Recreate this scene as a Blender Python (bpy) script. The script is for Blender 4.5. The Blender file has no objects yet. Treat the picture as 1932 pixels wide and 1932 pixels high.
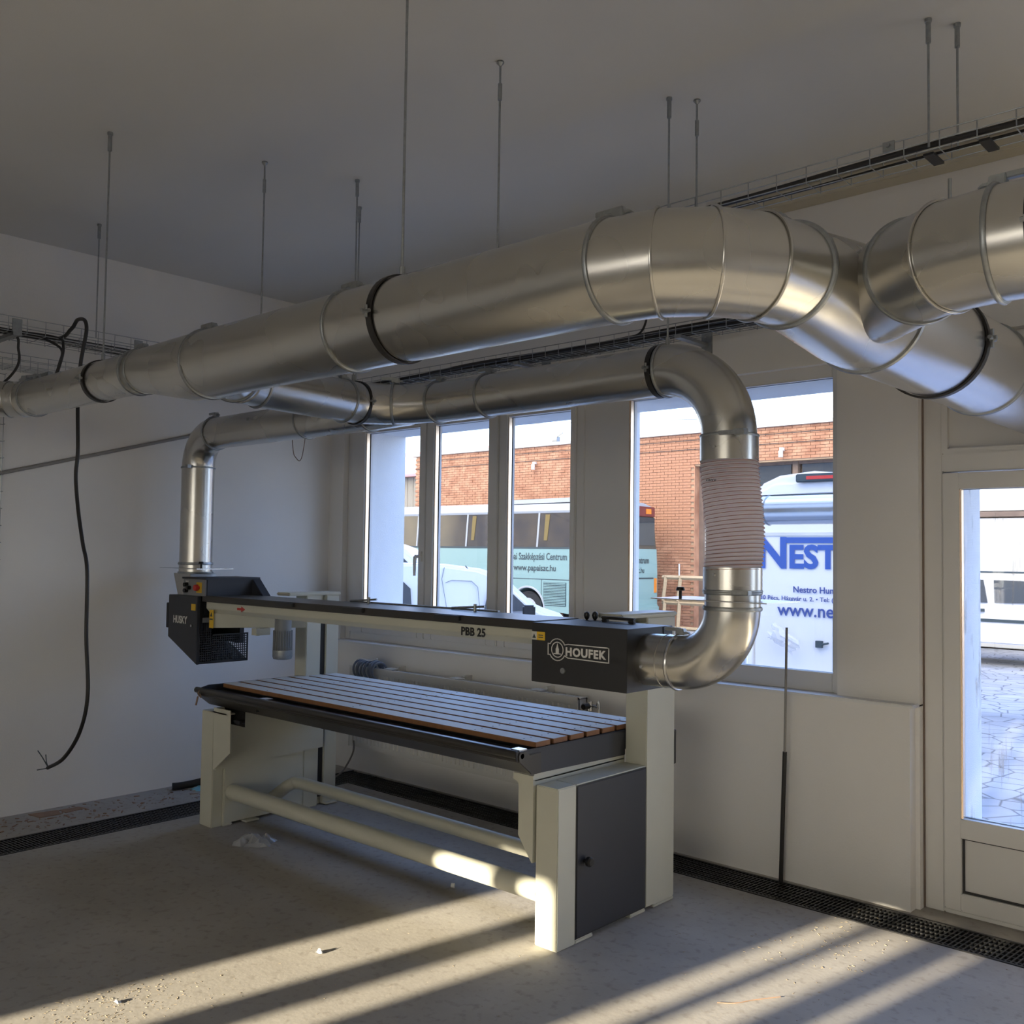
import bpy, math, random
from mathutils import Matrix, Vector
random.seed(7)
sc = bpy.context.scene
col = sc.collection
pi = math.pi
sin, cos, rad = math.sin, math.cos, math.radians

# ------------------------------------------------------------ camera
cam = bpy.data.cameras.new('camera'); camo = bpy.data.objects.new('camera', cam); col.objects.link(camo)
cam.sensor_width = 36; cam.lens = 36 * 1811.16 / 1932; cam.clip_start = .05; cam.clip_end = 300
yaw, pitch, roll = -0.73879219, 0.0424484, 0.0135523
fw = Vector((cos(pitch) * sin(yaw), cos(pitch) * cos(yaw), sin(pitch)))
rt = Vector((cos(yaw), -sin(yaw), 0)); up = rt.cross(fw)
r2 = rt * cos(roll) + up * sin(roll); u2 = -rt * sin(roll) + up * cos(roll)
m3 = Matrix((r2, u2, -fw)).transposed()
camo.matrix_world = Matrix.Translation((0, 0, 1.6)) @ m3.to_4x4()
sc.camera = camo
# ------------------------------------------------------------ world, sun, exposure
w = bpy.data.worlds.new('sky'); sc.world = w; w.use_nodes = True
nt = w.node_tree; bg = nt.nodes['Background']
tc = nt.nodes.new('ShaderNodeTexCoord'); sp = nt.nodes.new('ShaderNodeSeparateXYZ'); rp = nt.nodes.new('ShaderNodeValToRGB')
nz = nt.nodes.new('ShaderNodeTexNoise'); nz.inputs['Scale'].default_value = 2.5; nz.inputs['Detail'].default_value = 5
nt.links.new(tc.outputs['Generated'], sp.inputs[0]); nt.links.new(sp.outputs['Z'], rp.inputs[0])
nt.links.new(tc.outputs['Generated'], nz.inputs['Vector'])
e = rp.color_ramp.elements
e[0].position = 0.0; e[0].color = (.78, .88, 1, 1); e[1].position = 1; e[1].color = (.18, .36, .92, 1)
k = e.new(.25); k.color = (.33, .53, 1, 1)
mx = nt.nodes.new('ShaderNodeMix'); mx.data_type = 'RGBA'
cr = nt.nodes.new('ShaderNodeValToRGB'); cr.color_ramp.elements[0].position = .50; cr.color_ramp.elements[1].position = .68
nt.links.new(nz.outputs['Fac'], cr.inputs[0]); nt.links.new(cr.outputs['Color'], mx.inputs['Factor'])
nt.links.new(rp.outputs['Color'], mx.inputs['A']); mx.inputs['B'].default_value = (.90, .94, 1, 1)
dp = nt.nodes.new('ShaderNodeVectorMath'); dp.operation = 'DOT_PRODUCT'; dp.inputs[1].default_value = (cos(rad(260)) * .98, sin(rad(260)) * .98, .19)
nt.links.new(tc.outputs['Generated'], dp.inputs[0])
gr = nt.nodes.new('ShaderNodeMapRange'); gr.inputs[1].default_value = -.1; gr.inputs[2].default_value = 1.; gr.interpolation_type = 'SMOOTHSTEP'
nt.links.new(dp.outputs['Value'], gr.inputs[0])
m2_ = nt.nodes.new('ShaderNodeMix'); m2_.data_type = 'RGBA'; m2_.inputs['B'].default_value = (1.25, 1.12, .94, 1)   # sky whitens and warms towards the low sun
nt.links.new(gr.outputs[0], m2_.inputs['Factor']); nt.links.new(mx.outputs['Result'], m2_.inputs['A'])
nt.links.new(m2_.outputs['Result'], bg.inputs['Color'])
bg.inputs['Strength'].default_value = 4.0
SUN_AZ, SUN_EL = rad(260), rad(11.0)
sd = Vector((cos(SUN_AZ) * cos(SUN_EL), sin(SUN_AZ) * cos(SUN_EL), sin(SUN_EL)))
sl = bpy.data.lights.new('sun', 'SUN'); sl.energy = 23; sl.angle = rad(.6); sl.color = (1, .84, .63)
so = bpy.data.objects.new('sun', sl); so.rotation_euler = sd.to_track_quat('Z', 'Y').to_euler(); so.location = (-3, -4, 9); col.objects.link(so)
sc.view_settings.view_transform = 'Standard'; sc.view_settings.look = 'None'
sc.view_settings.gamma = 1; sc.view_settings.use_curve_mapping = False
sc.view_settings.exposure = 0.28
sc.cycles.max_bounces = 9; sc.cycles.diffuse_bounces = 6; sc.cycles.glossy_bounces = 4
sc.cycles.transparent_max_bounces = 16; sc.cycles.sample_clamp_indirect = 6
sc.cycles.use_denoising = True; sc.cycles.blur_glossy = 1.0; sc.cycles.caustics_reflective = False
# portals: windows help the sampler find the sky (they give off no light of their own)

# ------------------------------------------------------------ materials
def mat(name, c, rough=.6, metal=0, var=0., vs=8, bump=0., bs=60, c2=None, spec=.5, stretch=None):
    m = bpy.data.materials.new(name); m.use_nodes = True; n = m.node_tree; b = n.nodes['Principled BSDF']
    b.inputs['Base Color'].default_value = (*c, 1); b.inputs['Roughness'].default_value = rough
    b.inputs['Metallic'].default_value = metal; b.inputs['Specular IOR Level'].default_value = spec
    tcn = n.nodes.new('ShaderNodeTexCoord'); src = tcn.outputs['Object']
    if stretch:
        mp = n.nodes.new('ShaderNodeMapping'); mp.inputs['Scale'].default_value = stretch
        n.links.new(src, mp.inputs['Vector']); src = mp.outputs['Vector']
    if var or c2:
        t = n.nodes.new('ShaderNodeTexNoise'); t.inputs['Scale'].default_value = vs; t.inputs['Detail'].default_value = 6
        n.links.new(src, t.inputs['Vector'])
        r = n.nodes.new('ShaderNodeValToRGB'); r.color_ramp.elements[0].position = .3; r.color_ramp.elements[1].position = .7
        cc = c2 or tuple(x * (1 - var) for x in c)
        r.color_ramp.elements[0].color = (*cc, 1); r.color_ramp.elements[1].color = (*c, 1)
        n.links.new(t.outputs['Fac'], r.inputs[0]); n.links.new(r.outputs['Color'], b.inputs['Base Color'])
    if bump:
        t2 = n.nodes.new('ShaderNodeTexNoise'); t2.inputs['Scale'].default_value = bs; t2.inputs['Detail'].default_value = 8
        n.links.new(src, t2.inputs['Vector'])
        bm_ = n.nodes.new('ShaderNodeBump'); bm_.inputs['Strength'].default_value = bump; bm_.inputs['Distance'].default_value = .01
        n.links.new(t2.outputs['Fac'], bm_.inputs['Height']); n.links.new(bm_.outputs['Normal'], b.inputs['Normal'])
    return m
M = {}
M['wall'] = mat('wall_paint', (.80, .785, .76), .85, var=.035, vs=2.2, bump=.08, bs=120)
M['ceiling'] = mat('ceiling_paint', (.64, .63, .60), .9, var=.03, vs=1.2, bump=.05, bs=150)
M['facade'] = mat('facade_render', (.80, .79, .78), .9, var=.04, vs=14, bump=.3, bs=160)
M['pvc'] = mat('white_pvc', (.70, .69, .67), .42, var=.02, vs=5)
M['sill'] = mat('white_sill', (.74, .74, .73), .5)
M['band'] = mat('beige_band', (.50, .46, .36), .6, var=.06, vs=4)
M['gasket'] = mat('black_gasket', (.015, .015, .017), .6)
M['spacer_glint'] = mat('spacer_warm_glint', (.86, .66, .48), .25, metal=.9)  # warm tint stands in for the sunlit room reflected at the glass edge
M['cream'] = mat('machine_cream_paint', (.56, .56, .48), .42, var=.03, vs=10, bump=.04, bs=300)
M['char'] = mat('machine_charcoal_paint', (.020, .021, .024), .42, bump=.05, bs=350)
M['navy'] = mat('machine_dark_door_paint', (.030, .033, .043), .5, bump=.05, bs=350)
M['rail'] = mat('black_anodised_rail', (.030, .028, .027), .34)
M['mdf'] = mat('brown_board_edge', (.27, .125, .052), .6, var=.2, vs=40)
M['lam'] = mat('light_slat_top', (.64, .64, .60), .55, var=.06, vs=12)
M['black'] = mat('black_plastic', (.012, .012, .013), .4)
M['rubber'] = mat('black_cable_rubber', (.014, .013, .013), .5)
M['white'] = mat('white_print', (.72, .72, .70), .6)
M['yellow'] = mat('yellow_sticker', (.75, .48, .03), .5)
M['red'] = mat('red_plastic', (.55, .04, .03), .45)
M['zinc'] = mat('zinc_plated_steel', (.36, .38, .39), .42, metal=.85, var=.2, vs=60)
M['chrome'] = mat('bright_steel', (.6, .6, .6), .2, metal=1)
M['motor'] = mat('grey_motor_paint', (.22, .23, .24), .5)
M['greypipe'] = mat('grey_conduit_plastic', (.27, .26, .25), .6)
M['hose'] = mat('pale_hose_film', (.93, .88, .86), .35, var=.05, vs=30)
M['spiral'] = mat('copper_brown_spiral', (.34, .15, .10), .4)
M['radiator'] = mat('radiator_enamel', (.66, .65, .61), .35)
M['wood'] = mat('raw_pale_wood', (.55, .42, .27), .8, var=.25, vs=10, stretch=(1, 1, 6))
M['chip'] = mat('wood_chip', (.40, .33, .23), .9, var=.4, vs=40)
M['carwhite'] = mat('white_car_paint', (.80, .79, .79), .18, var=.01, vs=3)
M['vanwhite'] = mat('white_van_paint', (.76, .75, .75), .35, var=.03, vs=2)
M['bus'] = mat('mint_bus_paint', (.25, .39, .38), .35, var=.04, vs=2)
M['busroof'] = mat('pale_bus_roof', (.42, .44, .47), .5, var=.06, vs=2)
M['carglass'] = mat('dark_vehicle_glass', (.05, .055, .06), .08)
M['busglass'] = mat('brown_bus_glass', (.045, .036, .030), .10, c2=(.10, .075, .045), vs=1.3)
M['darkred'] = mat('dark_red_bus_trim', (.18, .035, .03), .4)
M['curtain'] = mat('yellow_bus_curtain', (.22, .16, .06), .9)
M['tyre'] = mat('tyre_rubber', (.02, .021, .024), .85)
M['wheel'] = mat('silver_wheel_rim', (.55, .56, .58), .4, metal=.4)
M['blue'] = mat('blue_lettering', (.03, .09, .36), .5)
M['darkblue'] = mat('dark_blue_lettering', (.04, .07, .26), .5)
M['ink'] = mat('dark_grey_lettering', (.04, .06, .07), .6)
M['mortar'] = mat('brick_mortar', (.50, .36, .25), .95, var=.2, vs=4)
M['brick'] = mat('orange_brick', (.56, .31, .20), .9, c2=(.33, .15, .09), vs=3.1, bump=.2, bs=30)
M['concrete2'] = mat('concrete_coping', (.62, .62, .60), .9, var=.15, vs=3)
M['gate'] = mat('white_garage_panel', (.62, .61, .58), .5, var=.05, vs=2)
M['post'] = mat('weathered_brown_post', (.23, .17, .14), .85, var=.3, vs=6)
M['cladding'] = mat('grey_timber_cladding', (.36, .34, .31), .8, var=.3, vs=5, stretch=(6, 1, .4))
M['roofred'] = mat('faded_red_roof', (.42, .22, .20), .8, var=.2, vs=6)
M['card'] = mat('brown_cardboard', (.34, .22, .15), .9, var=.3, vs=9)
M['rag'] = mat('light_blue_cloth', (.22, .50, .62), .9)
M['orange'] = mat('orange_lamp_lens', (.8, .25, .03), .3)
M['coil'] = mat('grey_ribbed_cable', (.16, .18, .22), .5)
M['bark'] = mat('tree_bark', (.10, .08, .06), .95, var=.4, vs=12)
M['dirtyglass'] = None

def galv(name, c=(.56, .55, .52), ro=.27):
    m = bpy.data.materials.new(name); m.use_nodes = True; n = m.node_tree; b = n.nodes['Principled BSDF']
    b.inputs['Metallic'].default_value = 1
    tcn = n.nodes.new('ShaderNodeTexCoord')
    v = n.nodes.new('ShaderNodeTexVoronoi'); v.inputs['Scale'].default_value = 160; v.feature = 'F1'
    n.links.new(tcn.outputs['Object'], v.inputs['Vector'])
    t = n.nodes.new('ShaderNodeTexNoise'); t.inputs['Scale'].default_value = 3; t.inputs['Detail'].default_value = 2
    n.links.new(tcn.outputs['Object'], t.inputs['Vector'])
    mx = n.nodes.new('ShaderNodeMix'); mx.data_type = 'RGBA'
    mx.inputs['A'].default_value = (*[x * .93 for x in c], 1); mx.inputs['B'].default_value = (*c, 1)
    s2 = n.nodes.new('ShaderNodeSeparateColor'); n.links.new(v.outputs['Color'], s2.inputs[0])
    n.links.new(t.outputs['Fac'], mx.inputs['Factor']); n.links.new(mx.outputs['Result'], b.inputs['Base Color'])
    r = n.nodes.new('ShaderNodeMapRange'); r.inputs[1].default_value = .3; r.inputs[2].default_value = .7
    r.inputs[3].default_value = ro - .015; r.inputs[4].default_value = ro + .02
    n.links.new(t.outputs['Fac'], r.inputs[0]); n.links.new(r.outputs[0], b.inputs['Roughness'])
    t3 = n.nodes.new('ShaderNodeTexNoise'); t3.inputs['Scale'].default_value = 3.5; n.links.new(tcn.outputs['Object'], t3.inputs['Vector'])
    bp = n.nodes.new('ShaderNodeBump'); bp.inputs['Strength'].default_value = .012; bp.inputs['Distance'].default_value = .02
    return m
M['galv'] = galv('galvanised_sheet')
M['galv2'] = galv('galvanised_sheet_bright', (.64, .64, .64), .24)

def glass(name, tint=(1, 1, 1), dirt=0.):
    m = bpy.data.materials.new(name); m.use_nodes = True; n = m.node_tree; n.nodes.clear()
    o = n.nodes.new('ShaderNodeOutputMaterial'); tr = n.nodes.new('ShaderNodeBsdfTransparent'); gl = n.nodes.new('ShaderNodeBsdfGlossy')
    gl.inputs['Roughness'].default_value = .02; tr.inputs['Color'].default_value = (*tint, 1)
    lw = n.nodes.new('ShaderNodeLayerWeight'); lw.inputs['Blend'].default_value = .5
    pw = n.nodes.new('ShaderNodeMath'); pw.operation = 'POWER'; pw.inputs[1].default_value = 5
    ad = n.nodes.new('ShaderNodeMath'); ad.operation = 'MULTIPLY_ADD'; ad.inputs[1].default_value = .9; ad.inputs[2].default_value = .03
    n.links.new(lw.outputs['Facing'], pw.inputs[0]); n.links.new(pw.outputs[0], ad.inputs[0])
    mx = n.nodes.new('ShaderNodeMixShader'); n.links.new(ad.outputs[0], mx.inputs[0])
    n.links.new(tr.outputs[0], mx.inputs[1]); n.links.new(gl.outputs[0], mx.inputs[2])
    last = mx.outputs[0]
    if dirt:
        df = n.nodes.new('ShaderNodeBsdfDiffuse'); df.inputs['Color'].default_value = (.8, .8, .78, 1)
        tcn = n.nodes.new('ShaderNodeTexCoord'); mp = n.nodes.new('ShaderNodeMapping'); mp.inputs['Scale'].default_value = (30, 30, 2.2)
        t = n.nodes.new('ShaderNodeTexNoise'); t.inputs['Scale'].default_value = 1.6; t.inputs['Detail'].default_value = 4
        n.links.new(tcn.outputs['Object'], mp.inputs['Vector']); n.links.new(mp.outputs['Vector'], t.inputs['Vector'])
        r = n.nodes.new('ShaderNodeMapRange'); r.inputs[1].default_value = .60; r.inputs[2].default_value = .78; r.inputs[4].default_value = dirt
        n.links.new(t.outputs['Fac'], r.inputs[0])
        m2 = n.nodes.new('ShaderNodeMixShader'); n.links.new(r.outputs[0], m2.inputs[0]); n.links.new(last, m2.inputs[1]); n.links.new(df.outputs[0], m2.inputs[2])
        last = m2.outputs[0]
    n.links.new(last, o.inputs['Surface'])
    return m
M['pane'] = glass('window_glass', (.97, .985, .98))
M['doorpane'] = glass('streaked_door_glass', (.96, .98, .99), .5)
M['film'] = glass('clear_plastic_film', (.93, .94, .95))
fn = M['film'].node_tree; fo = fn.nodes['Material Output'] if 'Material Output' in fn.nodes else [x for x in fn.nodes if x.type == 'OUTPUT_MATERIAL'][0]
fd = fn.nodes.new('ShaderNodeBsdfDiffuse'); fd.inputs['Color'].default_value = (.75, .75, .76, 1); fm = fn.nodes.new('ShaderNodeMixShader'); fm.inputs[0].default_value = .32
fn.links.new(fo.inputs['Surface'].links[0].from_socket, fm.inputs[1]); fn.links.new(fd.outputs[0], fm.inputs[2]); fn.links.new(fm.outputs[0], fo.inputs['Surface'])

def floor_mat():
    m = mat('screed_floor', (.44, .415, .37), .82)
    n = m.node_tree; b = n.nodes['Principled BSDF']; tcn = n.nodes.new('ShaderNodeTexCoord')
    a = n.nodes.new('ShaderNodeTexNoise'); a.inputs['Scale'].default_value = 1.1; a.inputs['Detail'].default_value = 9; a.inputs['Roughness'].default_value = .62
    n.links.new(tcn.outputs['Object'], a.inputs['Vector'])
    r = n.nodes.new('ShaderNodeValToRGB'); r.color_ramp.elements[0].position = .3; r.color_ramp.elements[0].color = (.295, .275, .245, 1)
    r.color_ramp.elements[1].position = .72; r.color_ramp.elements[1].color = (.43, .41, .375, 1)
    n.links.new(a.outputs['Fac'], r.inputs[0])
    s = n.nodes.new('ShaderNodeTexNoise'); s.inputs['Scale'].default_value = 26; s.inputs['Detail'].default_value = 6
    n.links.new(tcn.outputs['Object'], s.inputs['Vector'])
    r2_ = n.nodes.new('ShaderNodeValToRGB'); r2_.color_ramp.elements[0].position = .30; r2_.color_ramp.elements[0].color = (.62, .60, .56, 1)
    r2_.color_ramp.elements[1].position = .46; r2_.color_ramp.elements[1].color = (1, 1, 1, 1)
    n.links.new(s.outputs['Fac'], r2_.inputs[0])
    mx = n.nodes.new('ShaderNodeMix'); mx.data_type = 'RGBA'; mx.blend_type = 'MULTIPLY'; mx.inputs['Factor'].default_value = .55
    n.links.new(r.outputs['Color'], mx.inputs['A']); n.links.new(r2_.outputs['Color'], mx.inputs['B'])
    n.links.new(mx.outputs['Result'], b.inputs['Base Color'])
    t = n.nodes.new('ShaderNodeTexNoise'); t.inputs['Scale'].default_value = 55; t.inputs['Detail'].default_value = 10
    n.links.new(tcn.outputs['Object'], t.inputs['Vector'])
    bp = n.nodes.new('ShaderNodeBump'); bp.inputs['Strength'].default_value = .10; bp.inputs['Distance'].default_value = .008
    n.links.new(t.outputs['Fac'], bp.inputs['Height']); n.links.new(bp.outputs['Normal'], b.inputs['Normal'])
    return m
M['floor'] = floor_mat()
def yard_mat():
    m = mat('cracked_yard_paving', (.30, .30, .32), .85)
    n = m.node_tree; b = n.nodes['Principled BSDF']; tcn = n.nodes.new('ShaderNodeTexCoord')
    mp = n.nodes.new('ShaderNodeMapping'); mp.inputs['Scale'].default_value = (1, 1, 1)
    n.links.new(tcn.outputs['Object'], mp.inputs['Vector'])
    v = n.nodes.new('ShaderNodeTexVoronoi'); v.feature = 'DISTANCE_TO_EDGE'; v.inputs['Scale'].default_value = 3.2
    t = n.nodes.new('ShaderNodeTexNoise'); t.inputs['Scale'].default_value = .9; t.inputs['Detail'].default_value = 8
    n.links.new(mp.outputs['Vector'], v.inputs['Vector']); n.links.new(mp.outputs['Vector'], t.inputs['Vector'])
    r = n.nodes.new('ShaderNodeValToRGB'); r.color_ramp.elements[0].position = 0; r.color_ramp.elements[0].color = (.08, .08, .085, 1)
    r.color_ramp.elements[1].position = .05; r.color_ramp.elements[1].color = (1, 1, 1, 1)
    n.links.new(v.outputs['Distance'], r.inputs[0])
    r3 = n.nodes.new('ShaderNodeValToRGB'); r3.color_ramp.elements[0].position = .3; r3.color_ramp.elements[0].color = (.19, .20, .22, 1)
    r3.color_ramp.elements[1].position = .7; r3.color_ramp.elements[1].color = (.37, .37, .39, 1); n.links.new(t.outputs['Fac'], r3.inputs[0])
    mx = n.nodes.new('ShaderNodeMix'); mx.data_type = 'RGBA'; mx.blend_type = 'MULTIPLY'; mx.inputs['Factor'].default_value = .8
    n.links.new(r3.outputs['Color'], mx.inputs['A']); n.links.new(r.outputs['Color'], mx.inputs['B'])
    n.links.new(mx.outputs['Result'], b.inputs['Base Color'])
    return m
M['yard'] = yard_mat()

# ------------------------------------------------------------ mesh helpers
class MB:
    def __init__(s): s.v = []; s.f = []; s.mi = []; s.cur = 0
    def add(s, vs, fs):
        b = len(s.v); s.v += [tuple(x) for x in vs]; s.f += [tuple(i + b for i in f) for f in fs]; s.mi += [s.cur] * len(fs); return s
    def box(s, x0, x1, y0, y1, z0, z1):
        return s.add([(x0, y0, z0), (x1, y0, z0), (x1, y1, z0), (x0, y1, z0), (x0, y0, z1), (x1, y0, z1), (x1, y1, z1), (x0, y1, z1)],
                     [(0, 3, 2, 1), (4, 5, 6, 7), (0, 1, 5, 4), (1, 2, 6, 5), (2, 3, 7, 6), (3, 0, 4, 7)])
    def prism(s, poly, ax, a, b):
        # poly in the two remaining axes (x<y<z order), extruded along axis ax
        def p(q, t): l = list(q); l.insert(ax, t); return l
        n = len(poly); vs = [p(q, a) for q in poly] + [p(q, b) for q in poly]
        fs = [tuple(range(n))[::-1], tuple(range(n, 2 * n))] + [(i, (i + 1) % n, n + (i + 1) % n, n + i) for i in range(n)]
        return s.add(vs, fs)
    def rings(s, R, closed_ends=True, loop=False):
        n = len(R[0]); vs = [q for r in R for q in r]; fs = []
        k = len(R)
        for i in range(k if loop else k - 1):
            j = (i + 1) % k
            for t in range(n): fs.append((i * n + t, i * n + (t + 1) % n, j * n + (t + 1) % n, j * n + t))
        if closed_ends and not loop: fs += [tuple(range(n))[::-1], tuple(range((k - 1) * n, k * n))]
        return s.add(vs, fs)
    def tube(s, path, r, seg=10, caps=True):
        P = [Vector(p) for p in path]; R = []; ref = None
        for i, p in enumerate(P):
            d = (P[min(i + 1, len(P) - 1)] - P[max(i - 1, 0)])
            if d.length < 1e-9: d = Vector((0, 0, 1))
            d.normalize()
            if ref is None:
                ref = Vector((0, 0, 1)) if abs(d.z) < .9 else Vector((1, 0, 0))
            a = ref - d * ref.dot(d); a.normalize(); ref = a; b = d.cross(a)
            rr = r[i] if isinstance(r, (list, tuple)) else r
            R.append([p + rr * (cos(2 * pi * t / seg) * a + sin(2 * pi * t / seg) * b) for t in range(seg)])
        return s.rings(R, caps)
    def cyl(s, p0, p1, r, seg=16, r1=None): return s.tube([p0, p1], [r, r if r1 is None else r1], seg)
    def torus(s, c, d, R, r, seg=40, rs=6, a0=0, a1=2 * pi):
        c = Vector(c); d = Vector(d).normalized(); ref = Vector((0, 0, 1)) if abs(d.z) < .9 else Vector((1, 0, 0))
        a = (ref - d * ref.dot(d)).normalized(); b = d.cross(a); full = abs(a1 - a0 - 2 * pi) < 1e-6
        n = seg if full else seg + 1; Q = []
        for i in range(n):
            t = a0 + (a1 - a0) * i / seg; o = cos(t) * a + sin(t) * b
            Q.append([c + R * o + r * (cos(2 * pi * k / rs) * o + sin(2 * pi * k / rs) * d) for k in range(rs)])
        return s.rings(Q, not full, full)
    def band(s, c, d, R, h, t, seg=48):
        # flat strap ring
        c = Vector(c); d = Vector(d).normalized(); ref = Vector((0, 0, 1)) if abs(d.z) < .9 else Vector((1, 0, 0))
        a = (ref - d * ref.dot(d)).normalized(); b = d.cross(a); Q = []
        for i in range(seg):
            o = cos(2 * pi * i / seg) * a + sin(2 * pi * i / seg) * b
            Q.append([c + o * R - d * h / 2, c + o * R + d * h / 2, c + o * (R + t) + d * h / 2, c + o * (R + t) - d * h / 2])
        return s.rings(Q, False, True)
    def build(s, name, m, parent=None, smooth=None, bevel=0, kind=None):
        me = bpy.data.meshes.new(name); me.from_pydata(s.v, [], s.f)
        ms = m if isinstance(m, (list, tuple)) else [m]
        for x in ms: me.materials.append(x)
        if len(ms) > 1: me.polygons.foreach_set('material_index', s.mi)
        import bmesh
        b = bmesh.new(); b.from_mesh(me); bmesh.ops.recalc_face_normals(b, faces=b.faces)
        if bevel:
            bmesh.ops.bevel(b, geom=[e for e in b.edges if e.is_manifold and e.calc_face_angle(0) > .6], offset=bevel, segments=2, affect='EDGES', clamp_overlap=True)
        b.to_mesh(me); b.free()
        if smooth is not None:
            me.shade_smooth(); me.set_sharp_from_angle(angle=rad(smooth))
        o = bpy.data.objects.new(name, me); link(o, parent)
        if kind: o['kind'] = kind
        return o
def link(o, parent=None):
    col.objects.link(o)
    if parent is not None:
        o.parent = parent; o.matrix_parent_inverse = Matrix.Translation(-wloc(parent))
def wloc(o):
    v = Vector((0, 0, 0))
    # every part mesh keeps world coordinates, only roots are moved
    return Vector(o.get('_o', (0, 0, 0)))
def thing(name, label, cat, loc=(0, 0, 0), group=None):
    o = bpy.data.objects.new(name, None); col.objects.link(o); o.location = loc; o['_o'] = tuple(loc); o.empty_display_size = .1
    o['label'] = label; o['category'] = cat
    if group: o['group'] = group
    return o
def tag(o, label, cat, group=None):
    o['label'] = label; o['category'] = cat
    if group: o['group'] = group
    return o
def struct(o): o['kind'] = 'structure'; return o
def dup(o, dx, parent=None):
    c = o.copy(); col.objects.link(c); c.location = Vector(o.location) + Vector(dx)
    return c
def text(s, name, m, size, mtx, parent=None, ext=.0008, scale=(1, 1), align='LEFT', bold=0., sp=1.):
    cu = bpy.data.curves.new(name, 'FONT'); cu.body = s; cu.size = size; cu.extrude = ext; cu.align_x = align; cu.offset = bold; cu.space_character = sp; cu.resolution_u = 3
    t = bpy.data.objects.new('tmp', cu); col.objects.link(t)
    dg = bpy.context.evaluated_depsgraph_get(); me = bpy.data.meshes.new_from_object(t.evaluated_get(dg))
    bpy.data.objects.remove(t); bpy.data.curves.remove(cu)
    me.transform(Matrix.Diagonal((scale[0], scale[1], 1, 1))); me.transform(mtx)
    me.materials.clear(); me.materials.append(m)
    o = bpy.data.objects.new(name, me); link(o, parent); return o
def face_front(x, y, z, rot=0.):   # text on a plane facing -y
    return Matrix.Translation((x, y, z)) @ Matrix.Rotation(pi / 2, 4, 'X') @ Matrix.Rotation(rot, 4, 'Z')
def face_right(x, y, z):           # text on a plane facing +x
    return Matrix.Translation((x, y, z)) @ Matrix.Rotation(pi / 2, 4, 'Z') @ Matrix.Rotation(pi / 2, 4, 'X')
def bez(pts, n=8):
    P = [Vector(p) for p in pts]; out = []
    for i in range(len(P) - 1):
        a = P[max(i - 1, 0)]; b = P[i]; c = P[i + 1]; d = P[min(i + 2, len(P) - 1)]
        for k in range(n):
            t = k / n; out.append(.5 * ((2 * b) + (c - a) * t + (2 * a - 5 * b + 4 * c - d) * t * t + (3 * b - a - 3 * c + d) * t ** 3))
    out.append(P[-1]); return out

# ------------------------------------------------------------ the room
H = 3.46; XL = -6.07; XR = 4.5; YB = -5.5; YW = 4.49
DR = (4.20, 4.465)        # drain along the window wall
DL = (-5.61, -5.32)       # drain along the left wall
f = MB()
zs = -.12
f.box(XL - .3, DL[0], YB - .3, DR[0], zs, 0).box(DL[1], XR + .3, YB - .3, DR[0], zs, 0)
f.box(XL - .3, XR + .3, DR[1], 4.98, zs, 0).box(XL - .3, DL[0], DR[0], DR[1], zs, 0)
f.box(XL - .3, XR + .3, YB - .3, 4.98, -.5, zs)
struct(f.build('floor', M['floor']))
struct(MB().box(XL - .3, XR + .3, YB - .3, 5.0, H, H + .3).build('ceiling', M['ceiling']))
struct(MB().box(XL - .3, XL, YB - .3, 4.98, zs, H).build('wall_left', M['wall']))
struct(MB().box(XR, XR + .3, YB - .3, 4.98, zs, H).build('wall_right', M['wall']))
b = MB()
for x in (.24, 1.47, 2.73, 3.96): b.box(x - .04, x + .04, 4.6, 4.67, .94, 2.56)  # unseen window right of the door, added to bring in more cool sky light
b = struct(b.build('added_fill_window', M['pvc'])); MB().box(.2, 4.0, 4.63, 4.634, .94, 2.56).build('pane', M['pane'], b)
# window wall: openings 1 (x -5.90..-3.62), 2 (x -3.37..-1.99), door (x -1.6..-.42)
YI, YO = 4.555, 4.98
b = MB()
b.box(XL, -5.90, YI, YO, .915, H).box(-5.90, -1.99, YI, YO, 2.565, H)
b.box(-3.66, -3.51, 4.678, YO, .915, 2.565)
b.box(-1.99, -1.6, YI, YO, .915, H)
b.box(XL, -1.62, YW, YO, 0, .915)
b.box(-1.6, -.42, YI, YO, 2.62, H).box(-.42, .2, YI, YO, 0, H).box(.2, 4.0, YI, YO, 0, .94).box(.2, 4.0, YI, YO, 2.56, H).box(4.0, XR, YI, YO, 0, H)
b.box(-1.62, -1.6, YI, YO, 0, .915)
struct(b.build('wall_back', M['wall']))
fb = MB(); fb.box(XL - .3, -5.72, 4.98, 5.02, -.5, 4.1).box(-5.72, -3.68, 4.98, 5.02, -.5, .94).box(-5.72, -3.68, 4.98, 5.02, 2.5, 4.1)
fb.box(-3.68, -3.485, 4.98, 5.02, -.5, 4.1).box(-3.485, -2.0, 4.98, 5.02, -.5, .94).box(-3.485, -2.0, 4.98, 5.02, 2.5, 4.1)
fb.box(-2.0, -1.47, 4.98, 5.02, -.5, 4.1).box(-1.47, -.5, 4.98, 5.02, 2.62, 4.1).box(-.5, .2, 4.98, 5.02, -.5, 4.1).box(.2, 4.0, 4.98, 5.02, -.5, .94).box(.2, 4.0, 4.98, 5.02, 2.56, 4.1).box(4.0, XR, 4.98, 5.02, -.5, 4.1)
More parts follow.
